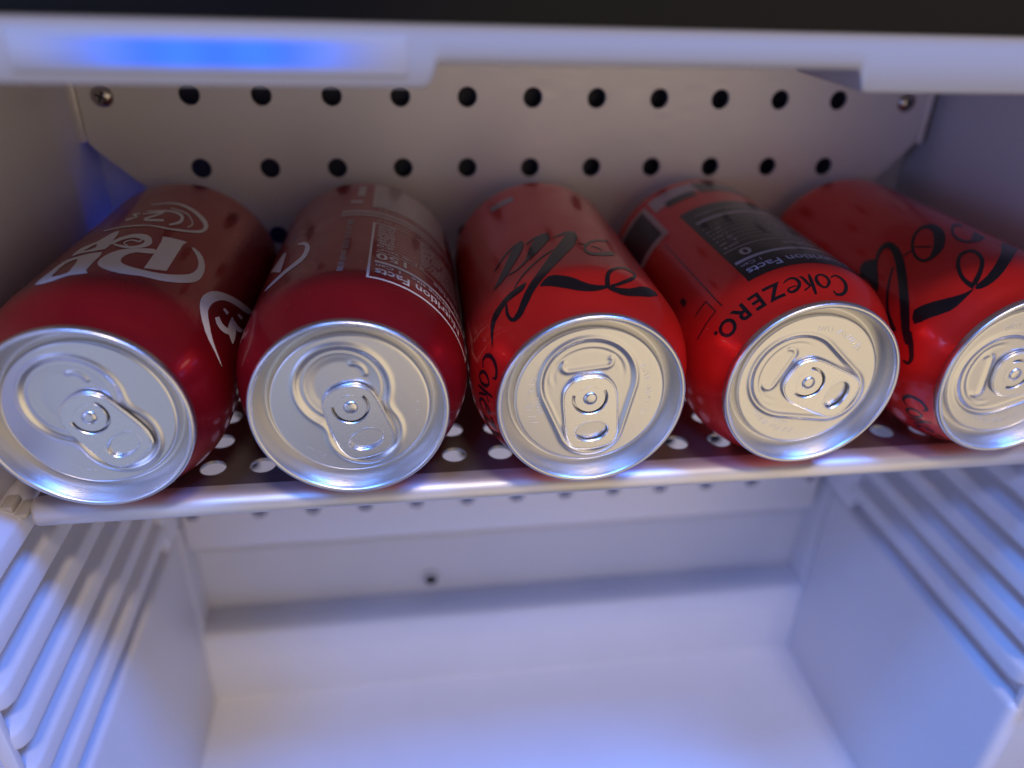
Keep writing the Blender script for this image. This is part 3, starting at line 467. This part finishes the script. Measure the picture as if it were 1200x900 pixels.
['strip',[[-2.89,5.79],[-2.78,6.25],[-2.68,6.81],[-2.56,7.50],[-2.47,8.18],[-2.41,8.87],[-2.33,9.67],[-2.31,10.36],[-2.29,11.00],[-2.31,11.49],[-2.39,11.85],[-2.45,12.17],[-2.46,12.45]],[[-3.72,5.68],[-3.73,6.06],[-3.68,6.70],[-3.71,7.30],[-3.67,7.97],[-3.63,8.65],[-3.61,9.35],[-3.57,10.04],[-3.48,10.68],[-3.34,11.27],[-3.26,11.63],[-3.11,12.05],[-3.07,12.24]],False],
['strip',[[-3.18,9.17],[-3.93,8.74],[-4.87,8.27],[-5.83,7.85],[-6.52,7.65]],[[-2.91,8.74],[-3.70,8.33],[-4.68,7.88],[-5.64,7.44],[-6.37,7.12]],False],
['strip',[[-3.68,8.83],[-3.90,9.26],[-4.11,10.05],[-4.34,10.71],[-4.60,11.12],[-4.81,11.59],[-5.11,11.93],[-5.56,12.01],[-5.93,12.00],[-6.16,11.99]],[[-4.36,8.42],[-4.66,8.83],[-5.00,9.50],[-5.27,10.15],[-5.44,10.66],[-5.53,11.13],[-5.66,11.35],[-5.82,11.52],[-6.04,11.66],[-6.26,11.69]],False],
['strip',[[-8.17,9.48],[-8.53,9.48],[-9.06,9.48],[-9.64,9.47],[-10.12,9.45],[-10.52,9.41],[-10.88,9.36],[-11.25,9.19],[-11.56,8.86],[-11.61,8.50],[-11.52,8.15],[-11.28,7.81],[-10.87,7.61],[-10.35,7.49],[-9.71,7.51],[-9.05,7.57],[-8.35,7.85],[-7.74,8.20],[-7.18,8.60],[-6.70,9.13],[-6.32,9.87],[-6.28,10.52],[-6.48,11.06],[-6.78,11.56],[-7.16,11.92],[-7.60,12.22],[-8.17,12.28],[-8.71,12.38],[-9.31,12.27],[-9.93,12.09],[-10.54,11.86],[-11.12,11.54],[-11.50,11.35]],[[-8.24,9.14],[-8.61,9.13],[-9.14,9.12],[-9.70,9.10],[-10.14,9.07],[-10.51,8.94],[-10.78,8.88],[-10.97,8.74],[-10.96,8.74],[-10.92,8.70],[-10.82,8.52],[-10.66,8.35],[-10.50,8.23],[-10.17,8.24],[-9.65,8.37],[-9.18,8.45],[-8.76,8.62],[-8.34,8.92],[-7.92,9.26],[-7.59,9.60],[-7.45,9.81],[-7.40,10.12],[-7.43,10.58],[-7.60,10.95],[-7.79,11.27],[-8.08,11.45],[-8.46,11.60],[-8.89,11.72],[-9.35,11.72],[-9.87,11.58],[-10.47,11.39],[-11.03,11.20],[-11.43,11.03]],False]],
4: [
['strip',[[-9.62,52.09],[-10.83,51.49],[-12.13,50.64],[-13.39,49.73],[-14.58,48.71],[-15.71,47.55],[-16.80,46.26],[-17.78,44.95],[-18.67,43.63],[-19.50,42.21],[-20.30,40.67],[-21.00,39.05],[-21.47,37.64],[-21.76,36.20],[-21.89,34.79],[-21.81,33.62],[-21.59,32.63],[-21.16,31.92],[-20.52,31.56],[-19.75,31.36],[-18.84,31.40],[-17.73,31.59],[-16.35,32.12],[-14.80,32.99],[-13.13,34.40],[-11.43,36.35],[-9.72,38.72],[-8.07,41.38],[-6.58,44.24],[-5.47,47.06],[-5.05,49.25],[-5.10,50.88],[-5.52,51.97],[-6.24,52.58],[-7.31,52.64],[-8.42,52.53]],[[-10.41,50.10],[-11.33,49.74],[-12.43,48.99],[-13.54,48.10],[-14.55,47.19],[-15.52,46.18],[-16.42,45.13],[-17.29,43.97],[-18.07,42.80],[-18.82,41.52],[-19.53,40.13],[-20.10,38.85],[-20.52,37.64],[-20.77,36.54],[-20.89,35.45],[-20.89,34.42],[-20.72,33.75],[-20.38,33.35],[-19.88,33.11],[-19.19,33.21],[-18.40,33.58],[-17.38,34.43],[-16.15,35.75],[-14.95,37.17],[-13.94,38.53],[-13.08,39.76],[-12.12,41.20],[-11.29,42.52],[-10.71,43.48],[-10.19,44.40],[-9.62,45.57],[-9.19,46.76],[-8.86,47.90],[-8.90,48.73],[-9.16,49.53],[-9.71,50.00]],True],
['strip',[[-18.67,41.54],[-17.73,40.20],[-16.38,38.52],[-15.38,37.35]],[[-18.25,42.21],[-17.26,40.95],[-15.90,39.27],[-14.90,38.11]],False],
['strip',[[-23.04,40.67],[-21.62,40.63],[-20.20,40.58]],[[-22.82,41.43],[-21.40,41.38],[-19.98,41.33]],False],
['strip',[[-35.60,38.11],[-34.96,39.06],[-34.04,40.37],[-33.02,41.84],[-32.04,43.25],[-31.17,44.50],[-30.31,45.74],[-29.46,46.85],[-28.59,47.83],[-27.67,48.69],[-26.71,49.44],[-25.83,49.94],[-25.06,50.25],[-24.42,50.21],[-23.84,50.02],[-23.47,49.65],[-23.39,49.31],[-23.42,48.93],[-23.61,47.99],[-23.90,46.86],[-24.27,45.70],[-24.75,44.42],[-25.37,43.00],[-26.11,41.49],[-27.00,39.73],[-28.03,37.88],[-29.22,35.77],[-30.47,33.71],[-31.72,31.75],[-32.96,29.89],[-34.23,28.10],[-35.51,26.40],[-36.77,24.72],[-38.09,23.09],[-39.46,21.53],[-40.77,20.09],[-41.93,19.00],[-42.84,18.05],[-43.57,17.29],[-44.14,16.63],[-44.68,16.17],[-45.13,15.67],[-45.49,15.23],[-45.74,14.85],[-45.93,14.62]],[[-35.95,38.68],[-35.33,39.63],[-34.44,41.03],[-33.43,42.60],[-32.48,44.03],[-31.62,45.38],[-30.76,46.63],[-29.87,47.87],[-28.93,49.09],[-27.95,50.12],[-26.91,51.12],[-25.88,51.91],[-24.88,52.54],[-23.89,52.91],[-22.88,53.13],[-21.97,52.89],[-21.23,52.11],[-20.93,50.67],[-21.00,48.92],[-21.28,47.11],[-21.72,45.27],[-22.32,43.38],[-23.08,41.47],[-23.95,39.52],[-24.93,37.52],[-26.07,35.36],[-27.32,33.22],[-28.65,30.97],[-29.92,29.00],[-31.20,27.04],[-32.50,25.08],[-33.79,23.29],[-35.08,21.60],[-36.45,20.06],[-37.87,18.67],[-39.20,17.43],[-40.35,16.57],[-41.24,15.87],[-41.97,15.34],[-42.60,14.87],[-43.16,14.44],[-43.65,14.06],[-44.04,13.74],[-44.38,13.54],[-44.60,13.31]],False],
['strip',[[-28.01,40.23],[-28.73,39.64],[-29.76,38.83],[-30.93,37.85],[-32.07,36.86],[-33.16,35.95],[-34.29,34.93],[-35.43,33.87],[-36.55,32.72],[-37.66,31.64],[-38.77,30.45],[-39.88,29.23],[-40.97,27.89],[-42.05,26.10],[-43.14,24.15],[-44.08,22.39],[-44.74,21.23]],[[-27.88,39.46],[-28.59,38.87],[-29.61,37.97],[-30.75,36.99],[-31.85,36.01],[-32.91,35.03],[-34.01,34.01],[-35.11,32.97],[-36.19,31.83],[-37.24,30.67],[-38.29,29.50],[-39.30,28.22],[-40.24,26.85],[-41.19,25.11],[-42.14,23.03],[-42.99,21.21],[-43.59,19.97]],False],
[[[-38.61,50.74],[-37.26,50.18],[-35.55,49.74],[-34.83,50.75],[-34.12,51.96],[-32.74,52.51],[-31.28,52.49],[-30.05,51.41],[-29.18,50.06],[-28.77,49.17],[-29.16,47.87],[-31.05,45.23],[-33.40,42.16],[-35.64,38.78],[-37.26,36.70],[-37.18,38.46],[-36.54,41.42],[-36.08,43.61],[-35.86,45.68],[-36.26,47.48],[-36.96,48.92],[-38.04,50.07]]],
['strip',[[-37.06,41.19],[-37.70,40.21],[-38.59,38.76],[-39.29,37.06],[-39.53,35.08],[-39.54,32.99],[-39.51,31.50]],[[-36.77,40.75],[-37.36,39.68],[-38.15,38.18],[-38.74,36.73],[-38.99,34.98],[-39.07,32.97],[-39.11,31.55]],False],
['strip',[[5.13,50.60],[4.56,50.74],[3.79,51.04],[2.80,51.14],[1.30,50.40],[-0.54,48.73],[-2.26,46.77],[-3.64,44.93],[-4.85,43.09],[-5.74,41.40],[-6.48,39.69],[-7.09,37.99],[-7.43,36.49],[-7.49,35.22],[-7.28,34.16],[-6.97,33.22],[-6.49,32.60],[-5.87,32.23],[-5.04,32.17],[-4.18,32.32],[-3.62,32.39]],[[2.77,47.66],[2.12,47.68],[1.31,47.84],[0.45,47.87],[-0.22,47.63],[-0.94,46.94],[-1.97,45.80],[-2.98,44.52],[-3.86,43.22],[-4.59,41.90],[-5.24,40.43],[-5.78,38.97],[-6.03,37.80],[-6.14,36.66],[-6.02,35.62],[-5.72,34.78],[-5.34,34.16],[-4.83,33.79],[-3.99,33.81],[-3.22,33.87],[-2.58,34.01]],False],
[[[3.19,42.34],[2.18,35.47],[-1.46,32.72],[-4.07,31.85],[-5.37,32.77]]],
['strip',[[-18.20,12.37],[-18.39,12.95],[-18.63,13.79],[-18.76,14.84],[-18.74,15.81],[-18.57,16.73],[-18.15,17.96],[-17.63,19.19],[-17.03,20.39],[-16.29,21.67],[-15.44,22.95],[-14.51,24.19],[-13.72,25.07],[-12.94,25.70],[-12.12,26.11],[-11.29,26.38],[-10.56,26.50],[-10.08,26.30],[-9.68,25.95],[-9.48,25.37],[-9.44,24.67],[-9.64,23.63],[-9.94,22.45],[-10.44,21.17],[-11.00,20.08],[-11.72,19.05],[-12.66,17.95],[-13.75,16.83],[-14.76,15.92],[-15.74,15.20],[-16.87,14.48],[-17.90,13.89],[-18.63,13.49]],[[-19.92,11.63],[-20.01,12.23],[-20.18,13.05],[-20.19,14.27],[-20.09,15.45],[-19.78,16.72],[-19.36,18.01],[-18.75,19.49],[-18.02,20.95],[-17.10,22.49],[-16.04,24.02],[-14.91,25.43],[-13.76,26.59],[-12.56,27.47],[-11.50,27.89],[-10.50,28.14],[-9.69,28.16],[-8.98,28.04],[-8.40,27.69],[-7.98,27.09],[-7.85,26.16],[-8.00,24.90],[-8.34,23.38],[-8.95,21.64],[-9.81,19.85],[-10.82,18.31],[-12.00,16.86],[-13.07,15.77],[-14.17,14.72],[-15.27,13.84],[-16.49,12.99],[-17.47,12.45],[-18.18,12.03]],False],
[[[-19.21,11.29],[-18.66,10.80],[-17.44,10.50],[-15.84,10.45],[-13.79,10.73],[-11.35,11.44],[-8.29,12.90],[-3.40,16.41],[3.30,22.57],[7.08,26.15],[6.69,26.49],[7.55,30.78],[5.86,32.29],[1.85,27.86],[-2.11,22.69],[-5.65,18.96],[-8.61,16.35],[-11.16,14.64],[-13.61,13.36],[-16.02,12.61],[-17.93,12.19],[-18.96,11.70]]],
[[[-19.56,11.44],[-20.30,11.70],[-22.17,11.87],[-23.78,12.32],[-25.67,13.06],[-27.97,14.39],[-30.40,16.03],[-32.97,17.75],[-35.38,18.93],[-37.69,17.64],[-38.96,15.85],[-37.62,14.58],[-35.16,13.35],[-32.49,11.80],[-29.62,10.50],[-27.14,10.22],[-24.71,10.41],[-21.66,10.87]]],
['strip',[[-42.72,16.76],[-43.34,16.15],[-44.23,15.28],[-45.22,14.35],[-46.15,13.59],[-47.02,13.00],[-47.95,12.58],[-48.78,12.24],[-49.46,12.10],[-49.92,11.98],[-50.38,12.08],[-50.71,12.16],[-50.86,12.20],[-50.92,12.29],[-50.88,12.69],[-50.70,13.06],[-50.65,13.45]],[[-41.29,15.18],[-41.96,14.58],[-42.95,13.80],[-44.07,12.95],[-45.16,12.33],[-46.17,11.88],[-47.18,11.44],[-48.15,11.04],[-49.12,10.87],[-50.03,10.87],[-50.83,11.07],[-51.43,11.37],[-51.89,11.86],[-51.95,12.46],[-51.66,12.89],[-51.43,13.39],[-51.28,13.71]],False]]}

# ---- shared meshes: body, base, lids, tabs, rivet
def body_mesh(m):
    vs = [2.7, 3.2]+[3.2+0.6*i for i in range(1, 36)]+[26, 40, 60, 80, 100, 106]+[108+0.8*i for i in range(13)]
    bm = bmesh.new()
    rows = revolve(bm, [(rad(v), -v) for v in vs], 144)
    bmesh.ops.rotate(bm, cent=(0, 0, 0), matrix=Matrix.Rotation(math.radians(90), 3, 'X'), verts=bm.verts)
    bmesh.ops.translate(bm, vec=(0, -LEN/2, RB), verts=bm.verts)
    bmesh.ops.recalc_face_normals(bm, faces=bm.faces)
    return bm
def base_bm():
    bm = bmesh.new()
    revolve(bm, [(rad(v)-0.02, -v) for v in (117.4, 118.4, 119.5, 120.5, 121.3)]+[(25.2, -121.9), (24.3, -122), (23.4, -121.4), (22.4, -119.5), (20, -116.5), (15, -113.5), (8, -112), (0, -111.6)], 96)
    bmesh.ops.rotate(bm, cent=(0, 0, 0), matrix=Matrix.Rotation(math.radians(90), 3, 'X'), verts=bm.verts)
    bmesh.ops.translate(bm, vec=(0, -LEN/2, RB), verts=bm.verts)
    bmesh.ops.recalc_face_normals(bm, faces=bm.faces)
    return bm
def g(d, w): return math.exp(-(d/w)**2)
def capsule2(x, y, ya, ra, yb, rb):
    """distance to the hull of two discs on the y axis"""
    x = abs(x); L = ya-yb; c = (ra-rb)/L; s = math.sqrt(1-c*c)
    # tangent line normal (s, c)
    t = ((ya-y)*1.0)
    px, py = x, y-yb
    k = py*s + px*c                   # coordinate along the tangent
    if k < 0: return math.hypot(px, py)-rb
    if k > L*s: return math.hypot(px, y-ya)-ra
    return px*s-py*c-rb
def smin(a, b, k):
    h = max(0.0, min(1.0, .5+.5*(b-a)/k)); return b*(1-h)+a*h-k*h*(1-h)
def step(a, b, x):
    t = max(0.0, min(1.0, (x-a)/(b-a))); return t*t*(3-2*t)
def arc_ridge(x, y, cx, cy, r, a0, a1, w):
    a = math.degrees(math.atan2(y-cy, x-cx))
    if a0 <= a <= a1: d = abs(math.hypot(x-cx, y-cy)-r)
    else: d = min(math.hypot(x-cx-r*math.cos(math.radians(q)), y-cy-r*math.sin(math.radians(q))) for q in (a0, a1))
    return g(d, w)
def panel_coke(x, y):
    d = capsule2(x, y, 5.0, 13.7, -9.8, 9.2)
    z = 0.42*g(d, 0.75) - 0.30*step(0.3, -1.8, d)
    e = math.hypot(x/11.0, (y-7.0)/9.0)-1                 # score line of the opening
    if y > 0: z += 0.10*g(e*9, 0.4)*step(4, 8, y) - 0.10*g((e+0.1)*9, 0.4)*step(4, 8, y)
    ax_ = abs(x); dl = math.hypot(max(0, ax_-5.4), y-8.9)
    z += 0.34*max(g(dl, 0.75), arc_ridge(ax_, y, 5.4, 10.6, 1.7, -90, 35, 0.7))
    return z
def panel_bead(x, y):
    d = smin(math.hypot(x, y-5.8)-12.9, math.hypot(x-0.4, y+9.2)-10.2, 3.0)
    z = 0.38*g(d, 0.7) - 0.42*step(0.2, -2.0, d)
    r = math.hypot(x, y-6.2)
    z += 0.14*g(r-10.3, 0.45)-0.22*step(9.6, 7.0, r)*step(-1, 2, y)
    z += 0.35*arc_ridge(x, y, 4.2, 8.6, 3.2, -20, 75, .55)
    return z
SEAM = [(26.0, -2.9), (26.75, -2.75), (27.0, -2.3), (27.02, -1.0), (26.9, -0.45), (26.6, -0.12), (26.2, 0.0), (25.8, -0.12), (25.5, -0.5), (25.3, -1.2), (24.9, -2.6), (24.4, -4.2), (23.9, -5.6), (23.6, -6.3), (23.2, -6.75), (22.75, -6.85), (22.35, -6.6), (22.1, -6.0), (21.95, -5.0), (21.75, -4.35), (21.4, -4.05), (20.9, -4.0)]
def lid_bm(hf):
    n = 180; bm = bmesh.new()
    rings = SEAM+[(20.9-0.36*k, -4.0) for k in range(1, 58)]
    rows = revolve(bm, rings, n)
    c = bm.verts.new((0, 0, -4.0)); last = rows[-1]
    for k in range(n): bm.faces.new((last[k], last[(k+1) % n], c))
    for v in bm.verts:
        r = math.hypot(v.co.x, v.co.y)
        if r < 20.8: v.co.z += hf(v.co.x, v.co.y)*step(20.8, 19.6, r)
    bmesh.ops.recalc_face_normals(bm, faces=bm.faces)
    if sum(f.normal.z for f in bm.faces) < 0: bmesh.ops.reverse_faces(bm, faces=bm.faces)
    return bm
def smooth_loop(pts, n=6):
    N = len(pts); out = []
    for i in range(N):
        p0, p1, p2, p3 = (Vector(pts[(i+k-1) % N]) for k in range(4))
        for q in range(n):
            t = q/n; out.append(tuple(.5*((2*p1)+(p2-p0)*t+(2*p0-5*p1+4*p2-p3)*t*t+(3*p1-p0-3*p2+p3)*t**3)))
    return out
def arc_slot(r0, r1, a0, a1, n=20):
    a = [math.radians(a0+(a1-a0)*k/n) for k in range(n+1)]
    return [(r1*math.cos(t), r1*math.sin(t)) for t in a]+[(r0*math.cos(t), r0*math.sin(t)) for t in a[::-1]]
half_coke = [(0, 7.3), (4.4, 6.6), (7.2, 3.6), (8.0, 0), (8.0, -5), (7.9, -10), (7.5, -13.6), (5.6, -16.4), (0, -17.4)]
half_dr = [(0, 7.0), (4.2, 6.2), (6.9, 3.4), (7.7, 0), (8.0, -5), (8.1, -10), (7.6, -13.2), (5.6, -16.2), (0, -17.2)]
def tab_bm(half, solid):
    pts = smooth_loop(half+[(-x, y) for x, y in half[-2:0:-1]], 5)
    inset = [(x*0.93, y*0.94-0.3) for x, y in pts]
    bm = plate([inset, circle(0.0, -11.2, 4.9, 32, 3.3), arc_slot(4.3, 5.3, 160, 385)], 0.24, 0.2, 0)
    bmesh.ops.translate(bm, vec=(0, 0, 1.15), verts=bm.verts)
    merge(bm, tube([(x*0.96, y*0.965-0.2, 1.0) for x, y in pts], 0.48))
    merge(bm, tube([(x, y, 1.28) for x, y in circle(0, -11.2, 5.15, 36, 3.55)], 0.36))
    merge(bm, tube([(x, y, 1.25) for x, y in arc_slot(5.35, 5.5, 160, 385)], 0.22))
    if solid:
        b = plate([circle(0, -11.2, 5.2, 32, 3.6)], 0.15, 0.1, 0); bmesh.ops.translate(b, vec=(0, 0, 0.38), verts=b.verts); merge(bm, b)
    bmesh.ops.recalc_face_normals(bm, faces=bm.faces)
    return bm
def rivet_bm():
    bm = bmesh.new(); revolve(bm, [(3.1, 0.9), (3.0, 1.45), (2.5, 1.62), (2.1, 1.55), (1.95, 1.95), (1.6, 2.2), (0.8, 2.3), (0, 2.32)], 36)
    merge(bm, tube([(x, y, 1.42) for x, y in circle(0, 0, 3.7, 36)], 0.26))
    bmesh.ops.recalc_face_normals(bm, faces=bm.faces)
    if sum(f.normal.z for f in bm.faces) < 0: bmesh.ops.reverse_faces(bm, faces=bm.faces)
    return bm
def emboss_bm(kind):
    """fine raised marks on the lid, too worn to read"""
    bm = bmesh.new()
    def stroke(x, y, a, L):
        r = bmesh.ops.create_cube(bm, size=1); vs = r['verts']
        bmesh.ops.scale(bm, vec=(L, 0.22, 0.3), verts=vs)
        bmesh.ops.rotate(bm, cent=(0, 0, 0), matrix=Matrix.Rotation(a, 3, 'Z'), verts=vs); bmesh.ops.translate(bm, vec=(x, y, -4.07), verts=vs)
    rows = [(17.4, -28, 30, 2.2), (17.4, 150, 208, 2.2), (14.8, 160, 196, 1.6)] if kind else [(18.2, 205, 225, 1.3), (18.2, -30, -14, 1.3)]
    for r, a0, a1, L in rows:
        a = a0
        while a < a1:
            t = math.radians(a)
            if random.random() < .9: stroke(r*math.cos(t), r*math.sin(t), t+random.uniform(-.55, .55), L*random.uniform(.6, 1))
            if random.random() < .35: stroke((r+random.uniform(-.6, .6))*math.cos(t+.03), (r+random.uniform(-.6, .6))*math.sin(t+.03), t+1.57+random.uniform(-.3, .3), .8)
            a += random.uniform(3.2, 4.6)
    return bm

def finish(name, bm, m, parent, off=0.10):
    wrap(bm, off); bmesh.ops.recalc_face_normals(bm, faces=bm.faces)
    return mk(name, bm, m, parent)
proto = {}
def share(key, name, make, m, parent, angle=35):
    """part that shares its mesh between the cans"""
    if key in proto:
        o = bpy.data.objects.new(name, proto[key]); col.objects.link(o); o.parent = parent
    else:
        o = mk(name, make(), m, parent, angle=angle); proto[key] = o.data
    return o
CX = [-130.04, -63.55, 2.95, 69.44, 135.94]; YAW = [-.02908, -.0227, -.02049, -.00964, .00673]; G = [2.82, 3.70, 4.90, 1.56, 2.02]
ROLL = [37, 19, 7, 65, 92]
LABEL = ['maroon soda can with large white swash lettering, lying at the shelf end by the wall',
         'maroon soda can with white nutrition facts box, lying next to a bright red can',
         'bright red cola can with black script, lying between a maroon can and a red can',
         'red cola can with black nutrition box and black ZERO print round its shoulder',
         'bright red cola can with black script, lying at the shelf end against the liner wall']
cans = []
for i in range(5):
    a = YAW[i]; ax = Vector((math.sin(a), -math.cos(a), 0))
    ctr = Vector((CX[i], -G[i], ZS+0.05))+ax*(LEN/2)
    c = empty('soda_can', ctr, a); tag(c, LABEL[i], 'can', 'soda cans lying in a row on the shelf'); cans.append(c)
    kind = 'dr' if i < 2 else 'coke'
    share('body'+kind, 'body', lambda: body_mesh(None), M['maroon'] if i < 2 else M['red'], c)
    share('base', 'base', base_bm, M['base'], c)
    ld = share('lid'+kind, 'lid', lambda: lid_bm(panel_bead if kind == 'dr' else panel_coke), M['lid'], c, angle=60)
    ld.matrix_basis = Matrix.Translation((0, -LEN/2*S, RB*S)) @ Matrix.Rotation(math.radians(90), 4, 'X') @ Matrix.Rotation(math.radians(ROLL[i]), 4, 'Z')
    tb = share('tab'+kind, 'pull_tab', lambda: tab_bm(half_dr if kind == 'dr' else half_coke, kind == 'dr'), M['tab'], ld, angle=32)
    tb.matrix_basis = Matrix.Translation((0, 0, -4.6*S)) @ Matrix.Rotation(math.radians(-0.8), 4, 'X')
    rv = share('rivet', 'rivet', rivet_bm, M['tab'], ld); rv.matrix_basis = Matrix.Translation((0, 0, -4.7*S))
    share('emb'+kind, 'embossed_marks', lambda: emboss_bm(kind == 'coke'), M['lid'], ld)['kind'] = 'stuff'

# ---- print on each can
finish('logo_lettering', ink(INK[0]), M['ink_white'], cans[0])
finish('logo_lettering', ink(INK[1]), M['ink_white'], cans[1])
bm = bmesh.new()
rect(bm, 5.6, 6.3, 17.2, 64); rect(bm, 6.3, 46, 17.2, 17.9); rect(bm, 46, 46.7, 17.2, 64); rect(bm, 6.3, 46, 63.3, 64)
text(bm, 'Nutrition Facts', 7.6, 23.6, 4.4, sx=0.84, bold=0.10)
text(bm, 'Serving size   1 Can', 7.6, 27.2, 2.0, sx=1.2, bold=0.04)
rect(bm, 7.4, 45, 28.2, 29.9)
text(bm, '150', 7.6, 36.0, 4.6, sx=1.1, bold=0.14); text(bm, 'Calories', 26.5, 36.0, 3.4, sx=1.1, bold=0.1)
rect(bm, 7.4, 45, 36.9, 37.4)
text(bm, '% Daily Value*', 7.6, 40.0, 1.7, sx=1.1, bold=0.03)
v = 41.2
for r in range(9):
    rect(bm, 7.4, 45, v, v+0.22); ticks(bm, 7.6, 12.5, v+2.0, 1.4); ticks(bm, 22, 44, v+2.0, 1.4); v += 2.42
finish('nutrition_box', bm, M['ink_white'], cans[1])
bm = bmesh.new()
rect(bm, 4.6, 36, 81, 110)
rect(bm, -5, 32, 70, 72.2); rect(bm, -5, 40, 73.4, 76.0); rect(bm, -3.0, 1.2, 84, 88); rect(bm, -1, 1.6, 93, 106); ticks(bm, 7, 40, 67.5, 1.6); ticks(bm, 7, 40, 79.5, 1.8)
for q in range(46):                                   # a line of small print running along the can
    if random.random() < .85: rect(bm, -2.6+random.uniform(0, .4), -0.5-random.uniform(0, .5), 20+q*1.0, 20+q*1.0+random.uniform(.3, .7))
finish('small_print', bm, M['ink_pale'], cans[1], 0.09)

finish('script_lettering', ink(INK[2]), M['ink_black'], cans[2])
finish('script_lettering', ink(INK[4]), M['ink_black'], cans[4])
def zero(can, du):
    bm = ink(INK[3], du)
    for ch, u in (('Z', -15.3), ('E', -21.2), ('R', -27.2), ('O', -33.7), ('.', -37.4)):
        text(bm, ch, u+du, 12.1, 4.7, 'CENTER', sx=1.28, bold=0.16, k=0.01)
    finish('shoulder_lettering', bm, M['ink_black'], cans[can])
zero(3, 0.0); zero(2, -48.8); zero(4, -72.8)
bm = bmesh.new(); rect(bm, -19.5, 27, 17.1, 80.4)
finish('nutrition_box', bm, M['ink_black'], cans[3], 0.08)
bm = bmesh.new()
text(bm, 'Nutrition Facts', -17.9, 23.0, 4.0, sx=0.95, bold=0.06)
text(bm, '1 Can', -18.0, 26.6, 1.9, sx=1.1, bold=0.02)
rect(bm, -18.6, 25, 28.0, 29.7)
text(bm, '0', -15.0, 36.2, 4.8, sx=1.1, bold=0.16); text(bm, 'Calories', -1.0, 35.4, 3.2, sx=1.0, bold=0.05)
rect(bm, -18.6, 25, 38.0, 38.5)
v = 40.0
for r in range(7):
    ticks(bm, -17.5, -12, v+1.6, 1.3, dens=.7); ticks(bm, 0, 24, v+1.6, 1.3, dens=.7); rect(bm, -14, 22, v+2.1, v+2.3); v += 3.2
rect(bm, -17.5, 22, 66.0, 68.2); rect(bm, -16, 20, 73.0, 73.6)
finish('nutrition_print', bm, M['ink_grey'], cans[3], 0.115)
bm = bmesh.new()
rect(bm, -52, -26.2, 74.6, 78.0); rect(bm, -28.2, -26.2, 78.0, 106); rect(bm, -52, -28.2, 104, 106); rect(bm, -24.5, -19.5, 95, 107)
finish('label_frame', bm, M['ink_pale'], cans[3], 0.09)
bm = bmesh.new(); rect(bm, -52, -28.2, 78.0, 104)
finish('label_field', bm, M['ink_plum'], cans[3], 0.09)
bm = bmesh.new()
rect(bm, -32.7, -32.3, 16.4, 23.5); rect(bm, -43.0, -32.7, 16.3, 16.7); rect(bm, -38.0, -32.7, 23.0, 23.6); rect(bm, -39.2, -37.2, 32.5, 36.5); rect(bm, -30.2, -29.8, 16, 70)
rect(bm, -20, -8, 92, 98); rect(bm, -6, 14, 94, 106)
finish('fine_marks', bm, M['ink_black'], cans[3], 0.09)
for q_ in ((-20, 16, 97, 107),):
    bm = bmesh.new(); rect(bm, *q_); finish('pale_print', bm, M['ink_pale'], cans[3], 0.085)
bm = bmesh.new(); rect(bm, -21, -12, 94, 99)
finish('date_print', bm, M['ink_grey'], cans[2], 0.085)
